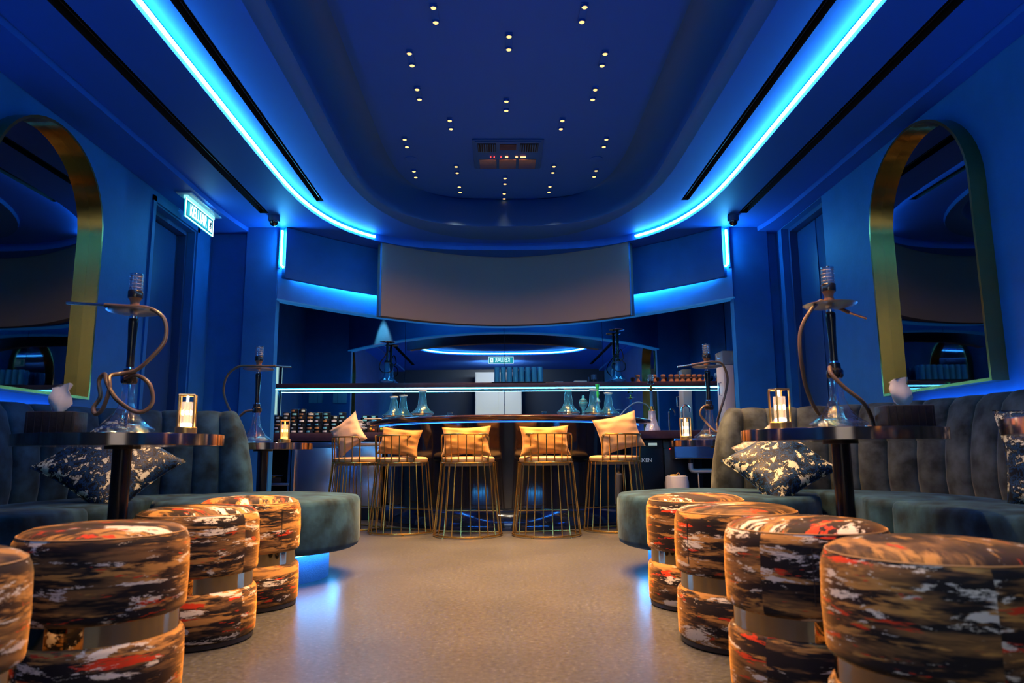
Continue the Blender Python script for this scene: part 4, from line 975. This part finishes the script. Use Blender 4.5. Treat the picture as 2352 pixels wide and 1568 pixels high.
# fixings: notices on the pilaster backs, seen in the mirror
for k, x in enumerate((-2.76, -2.40)):
    o = MB().box((x, 7.182, 1.62), (0.20, 0.012, 0.26)).obj('notice_board', mat('pale_blue_paper', (0.25, 0.55, 0.75), 0.6), smooth=False)
    tag(o, ['pale paper notice on the pilaster back, deeper in the mirror beside the wall', 'pale paper notice on the pilaster back, brighter in the mirror'][k], 'notice')
    m = MB()
    for i in (-1, 1): m.box((x+i*0.033, 7.189, 1.62), (0.003, 0.003, 0.26))
    m.box((x, 7.189, 1.66), (0.20, 0.003, 0.003)); m.obj('fold_line', DOORM, o, smooth=False)

# small things on the shelf
SZ, SY = 1.585, 8.80
# drinking glasses upside down in three rows
gm = MB().lathe([(0.036, 0.0), (0.033, 0.17), (0.030, 0.185), (0.0, 0.187), (0.0, 0.176), (0.029, 0.174), (0.033, 0.0)], 18, caps=False).mesh('tumbler', TUMG)
ROWL = ['front row', 'back row']
ORD = ['first', 'second', 'third', 'fourth', 'fifth', 'sixth', 'seventh', 'eighth', 'ninth']
for r_ in range(2):
    for i in range(8):
        o = link('drinking_glass', gm, None, (-0.04+i*0.076, SY-0.05+r_*0.08, SZ+0.006))
        tag(o, f'tall upturned drinking glass, {ROWL[r_]} of the shelf cluster, {ORD[i]} from the menu card side', 'glass', 'upturned glasses on the shelf')
e = tag(MB().box((0.225, SY, SZ+0.003), (0.66, 0.19, 0.006)).obj('bar_mat', BLACKM, bevel=0.002), 'thin black mat under the upturned glasses on the shelf', 'mat')
# clay bowls
bm_ = MB().lathe([(0.030, 0.0), (0.031, 0.010), (0.022, 0.030), (0.020, 0.045), (0.028, 0.060), (0.031, 0.078), (0.027, 0.090), (0.018, 0.092), (0.014, 0.080), (0.0, 0.06)], 20).mesh('clay_bowl', TERRA)
xs = [1.62, 1.91, 2.05] + [2.16+0.078*i for i in range(7)]
xs = [1.700, 1.905, 2.015] + [2.115+0.072*i for i in range(7)]
for i, x in enumerate(xs):
    o = link('clay_bowl', bm_, None, (x, SY-0.02, SZ))
    l = ['clay hookah bowl alone beside the small wind cover on the shelf', 'clay hookah bowl in the gap before the tight row on the shelf', 'clay hookah bowl just before the tight row on the shelf'][i] if i < 3 else f'terracotta hookah bowl in the tight row on the shelf, {ORD[i-3]} from the drinking glasses'
    tag(o, l, 'bowl', 'clay bowls in the tight row' if i >= 3 else None)
e = tag(link('clay_bowl', bm_, None, (2.70, SY-0.02, SZ)), 'clay bowl wrapped in blue film at the very end of the shelf', 'bowl')
MB().lathe([(0.034, 0.05), (0.046, 0.075), (0.040, 0.105), (0.02, 0.115), (0, 0.112)], 9).obj('film_wrap', mat('blue_film', (0.35, 0.7, 0.95), 0.3, spec=0.8), e, sharp=20)
# shelf hookahs
def small_hookah(label, loc, stem_m, beads, h_stem=0.50, hose=True):
    e = thing('hookah', label, 'hookah', loc)
    glass_vase(e, 0.26, 0.105, 0.030, CYG)
    MB().lathe([(0.032, 0.250), (0.036, 0.262), (0.030, 0.285), (0.020, 0.295)], 24).obj('collar', STEMB, e)
    if beads:
        prof = [(0.012, 0.29)]
        z = 0.30
        while z < h_stem: prof += [(0.014, z), (0.022, z+0.005), (0.022, z+0.010), (0.014, z+0.015)]; z += 0.020
        prof += [(0.010, h_stem+0.005)]
        MB().lathe(prof, 16).obj('beaded_stem', stem_m, e)
    else: MB().lathe([(0.016, 0.29), (0.013, 0.34), (0.018, h_stem-0.01), (0.012, h_stem+0.01)], 18).obj('stem', stem_m, e)
    MB().lathe([(0.010, h_stem+0.004), (0.092, h_stem+0.014), (0.096, h_stem+0.019), (0.010, h_stem+0.010)], 32).obj('tray', CHROME, e)
    if hose:
        pts = [(0.03, -0.03, 0.27), (0.06, -0.05, 0.30), (0.03, -0.07, 0.40), (-0.02, -0.07, 0.33), (-0.07, -0.06, 0.26), (-0.085, -0.06, 0.19), (-0.03, -0.10, 0.13), (0.06, -0.10, 0.14), (0.075, -0.08, 0.22), (0.03, -0.08, 0.27)]
        MB().tube(spline(pts, 8), 0.006, 8).obj('hose', STEMB, e)
    return e
small_hookah('short hookah without bowl, dark stem, alone on the shelf', (-1.40, SY, SZ), STEMB, False)
small_hookah('hookah with green and black beaded stem on the shelf near the clay bowls', (1.465, SY, SZ), mat('bead_black_green', (0.01, 0.06, 0.03), 0.15, spec=0.8), True, h_stem=0.64)
e = thing('wind_cover_spare', 'small glass wind cover on the shelf between glasses and beaded hookah', 'wind cover', (1.16, SY, SZ)); wind_cover(e, 0.024, 0.036, 0.07)
tag(MB().box((0.99, SY, SZ+0.010), (0.16, 0.08, 0.018)).obj('tray_box', mat('cyan_box', (0.3, 0.6, 0.75), 0.3), bevel=0.003), 'flat pale tray beside the small wind cover on the shelf', 'tray')
tag(MB().box((0.72, SY, SZ+0.006), (0.11, 0.07, 0.012)).obj('flat_box', mat('dark_cyan_box', (0.15, 0.35, 0.5), 0.3), bevel=0.003), 'thin flat box on the shelf just past the upturned glasses', 'box')

# vases on the bar top
VB = 1.090
def bar_vase(x, y, label, h=0.235, rb=0.115):
    e = thing('glass_vase', label, 'vase', (x, y, VB)); glass_vase(e, h, rb, 0.032, VASG, 'body')
    MB().lathe([(0.040, h-0.012), (0.044, h-0.006), (0.044, h+0.002), (0.038, h+0.002)], 24, caps=False).obj('lip_ring', mat('thick_glass_rim', (0.5, 0.75, 0.9), 0.05, spec=0.8), e)
    # gold horse-head style crest printed on the front, kept as a plain gold blot
    MB().lathe([(0.0, 0.010), (0.016, 0.016), (0.020, 0.030), (0.013, 0.044), (0.017, 0.056), (0.010, 0.070), (0.0, 0.076)], 8, (0, -0.035, 0)).obj('gold_emblem', mat('gold_print', (0.9, 0.5, 0.15), 0.3, 1.0), e)
    MB().box((0.004, -0.052, 0.014), (0.045, 0.004, 0.006)).obj('gold_caption', mat('gold_print', (0.9, 0.5, 0.15), 0.3, 1.0), e, smooth=False)
    return e
bar_vase(-1.085, 7.30, 'glass hookah vase at the bar end nearest the tins, in front of its twin', 0.215)
bar_vase(-1.020, 7.52, 'glass hookah vase at the bar end nearest the tins, behind its twin', 0.245)
bar_vase(-0.765, 7.02, 'glass hookah vase alone beside the paired vases on the bar', 0.250)
bar_vase(0.665, 7.00, 'tall glass hookah vase alone near the bar centre, grey sofa side', 0.260)
bar_vase(0.925, 7.10, 'glass hookah vase between green-necked one and the lone one on the bar', 0.255)
bar_vase(1.105, 7.30, 'glass hookah vase last on the bar towards the silver hookah', 0.240)
e = thing('glass_vase', 'slim bubbled glass pipe with green neck among the bar vases', 'vase', (1.015, 7.44, VB))
MB().lathe([(0.0, 0.0), (0.05, 0.0), (0.05, 0.01), (0.018, 0.03), (0.024, 0.09), (0.016, 0.13), (0.030, 0.16), (0.016, 0.19), (0.012, 0.20)], 20).obj('body', CYG, e)
MB().lathe([(0.012, 0.20), (0.018, 0.24), (0.013, 0.27), (0.018, 0.30), (0.022, 0.34), (0.0, 0.345)], 16).obj('green_neck', GREEN, e)
e = thing('glass_vase', 'round glass percolator with striped bulb behind the bar vases', 'vase', (0.865, 7.46, VB))
MB().lathe([(0.0, 0.0), (0.045, 0.0), (0.045, 0.01), (0.016, 0.03), (0.018, 0.08), (0.042, 0.12), (0.046, 0.15), (0.036, 0.18), (0.014, 0.20), (0.012, 0.225), (0.0, 0.23)], 20).obj('body', CYG, e)
for z in (0.115, 0.135, 0.155, 0.172): MB().lathe([(0.0465-abs(z-0.145)*0.25, z), (0.048-abs(z-0.145)*0.25, z+0.004), (0.0465-abs(z-0.145)*0.25, z+0.008)], 20, caps=False).obj('stripe', mat('dark_stripe', (0.02, 0.08, 0.15), 0.3), e)
tag(MB().box((-1.34, 7.55, VB+0.003), (0.18, 0.12, 0.006), rz=0.2).obj('menu_card', WHITE, smooth=False), 'thin pale card lying on the bar end nearest the tins', 'card')

# silver hookah on worktop with arched hose
e = thing('hookah', 'slim silver and blue hookah on the worktop beside the bar end, hose arching over', 'hookah', (1.755, 8.28, 0.97))
MB().lathe([(0.0, 0.0), (0.090, 0.0), (0.088, 0.02), (0.062, 0.08), (0.045, 0.15), (0.040, 0.21), (0.044, 0.225), (0.03, 0.23)], 32).obj('crystal_base', mat('sparkling_cut_glass', (0.85, 0.80, 0.85), 0.12, 0.5, bump=1.0, bscale=45), e)
MB().lathe([(0.034, 0.225), (0.040, 0.232), (0.028, 0.245), (0.018, 0.275), (0.012, 0.285)], 24).obj('gold_collar', GOLD, e)
MB().lathe([(0.018, 0.285), (0.016, 0.30), (0.016, 0.45), (0.018, 0.46)], 20).obj('blue_stem', mat('blue_tube', (0.05, 0.25, 0.6), 0.2), e)
MB().lathe([(0.012, 0.46), (0.020, 0.47), (0.010, 0.49), (0.016, 0.51), (0.012, 0.53)], 20).obj('gold_neck', GOLD, e)
MB().lathe([(0.02, 0.478), (0.055, 0.482), (0.055, 0.485), (0.02, 0.486)], 24).obj('small_tray', BRASS, e)
wind_cover(e, 0.565, 0.032, 0.085)
MB().tube(spline([(-0.02, -0.02, 0.25), (-0.08, -0.03, 0.305), (-0.18, -0.03, 0.325), (-0.29, -0.05, 0.265), (-0.40, -0.08, 0.155)], 8), 0.008, 8).obj('hose', mat('blue_grey_hose', (0.12, 0.25, 0.38), 0.3), e)

# stacked tins on the worktop
rt = random.Random(21)
TINC = [mat('label_pale', (0.55, 0.80, 0.92), 0.4), mat('label_cyan_lit', (0.20, 0.75, 0.95), 0.4), mat('label_white', (0.85, 0.90, 0.95), 0.4), mat('label_orange', (0.60, 0.33, 0.12), 0.4)]  # cyan light on the labels put into their brighter colours
tin = MB().lathe([(0.040, 0.0), (0.043, 0.003), (0.043, 0.036), (0.040, 0.039), (0.0, 0.039)], 18).mesh('tin_body', mat('black_tin', (0.010, 0.014, 0.022), 0.22))
lids = [MB().lathe([(0.0435, 0.010), (0.0435, 0.030)], 12, a0=-PI/2-0.55-0.15*j, a1=-PI/2+0.35+0.1*j, caps=False).mesh('tin_label', TINC[j]) for j in range(4)]
heights = [5, 6, 7, 7, 6, 6, 6, 5, 6]
for c_ in range(9):
    for r_ in range(heights[c_]-0):
        e = link('tobacco_tin', tin, None, (-2.56+c_*0.0925, 8.30+0.02*rt.random(), 0.97+r_*0.0395))
        e.rotation_euler = (0, 0, rt.uniform(-0.5, 0.5)); tag(e, f'black round tin, {ORD[r_]} from the worktop in the {ORD[c_]} stack from the teal sofa side', 'tin', 'stacked tins on the back worktop')
        link('tin_label', lids[rt.choice((0, 1, 1, 2, 3))], e)
for c_ in range(2):
    for r_ in range(2):
        e = link('tobacco_tin', tin, None, (-1.60+c_*0.10, 8.55, 1.105+r_*0.0395)); tag(e, f'black round tin on the box behind the foil packets, {["lower", "upper"][r_]} one {["nearer the stacks", "nearer the bar"][c_]}', 'tin', 'tins behind the packets')
        link('tin_label', lids[1], e)
e = thing('stand_box', 'dark box behind the white packets holding up tins', 'box', (-1.55, 8.55, 0.97)); MB().box((0, 0, 0.067), (0.26, 0.14, 0.134)).obj('carton', KC, e, bevel=0.003)
PK = mat('white_foil', (0.72, 0.70, 0.66), 0.35, bump=0.4, bscale=40)
for k in range(9):
    o = MB().box((0, 0, 0.007), (0.17, 0.11, 0.014)).obj('foil_packet', PK, bevel=0.006); o.location = (-1.66+rt.uniform(-.02, .03), 8.30+rt.uniform(-.01, .01), 0.970+k*0.0165); o.rotation_euler = (0, rt.uniform(-.04, .04), rt.uniform(-.3, .3))
    tag(o, f'white foil packet in the untidy pile between tins and bar, {ORD[k]} from the bottom', 'packet', 'pile of foil packets')
for k, x in enumerate((-1.465, -1.345)):
    e = thing('fruit_carton', ['dark carton with orange and yellow fruit print beside the bar end', 'dark carton with green fruit print beside the bar end'][k], 'box', (x, 8.28, 0.97))
    MB().box((0, 0, 0.032), (0.11, 0.07, 0.064)).obj('carton', mat('brown_black_card', (0.05, 0.025, 0.02), 0.4), e, bevel=0.002)
    MB().lathe([(0.016, 0), (0.012, 0.006), (0, 0.008)], 14).obj('printed_fruit', mat(['yellow_print', 'green_print'][k], [(0.85, 0.6, 0.05), (0.35, 0.6, 0.05)][k], 0.5), e).location = (-0.02, -0.035, 0.040)
    MB().lathe([(0.014, 0), (0.010, 0.006), (0, 0.008)], 14).obj('printed_fruit', mat(['orange_print', 'lime_print'][k], [(0.8, 0.2, 0.03), (0.5, 0.75, 0.1)][k], 0.5), e).location = (0.012, -0.035, 0.030)
    for o in list(e.children)[1:]: o.rotation_euler = (PI/2, 0, 0)
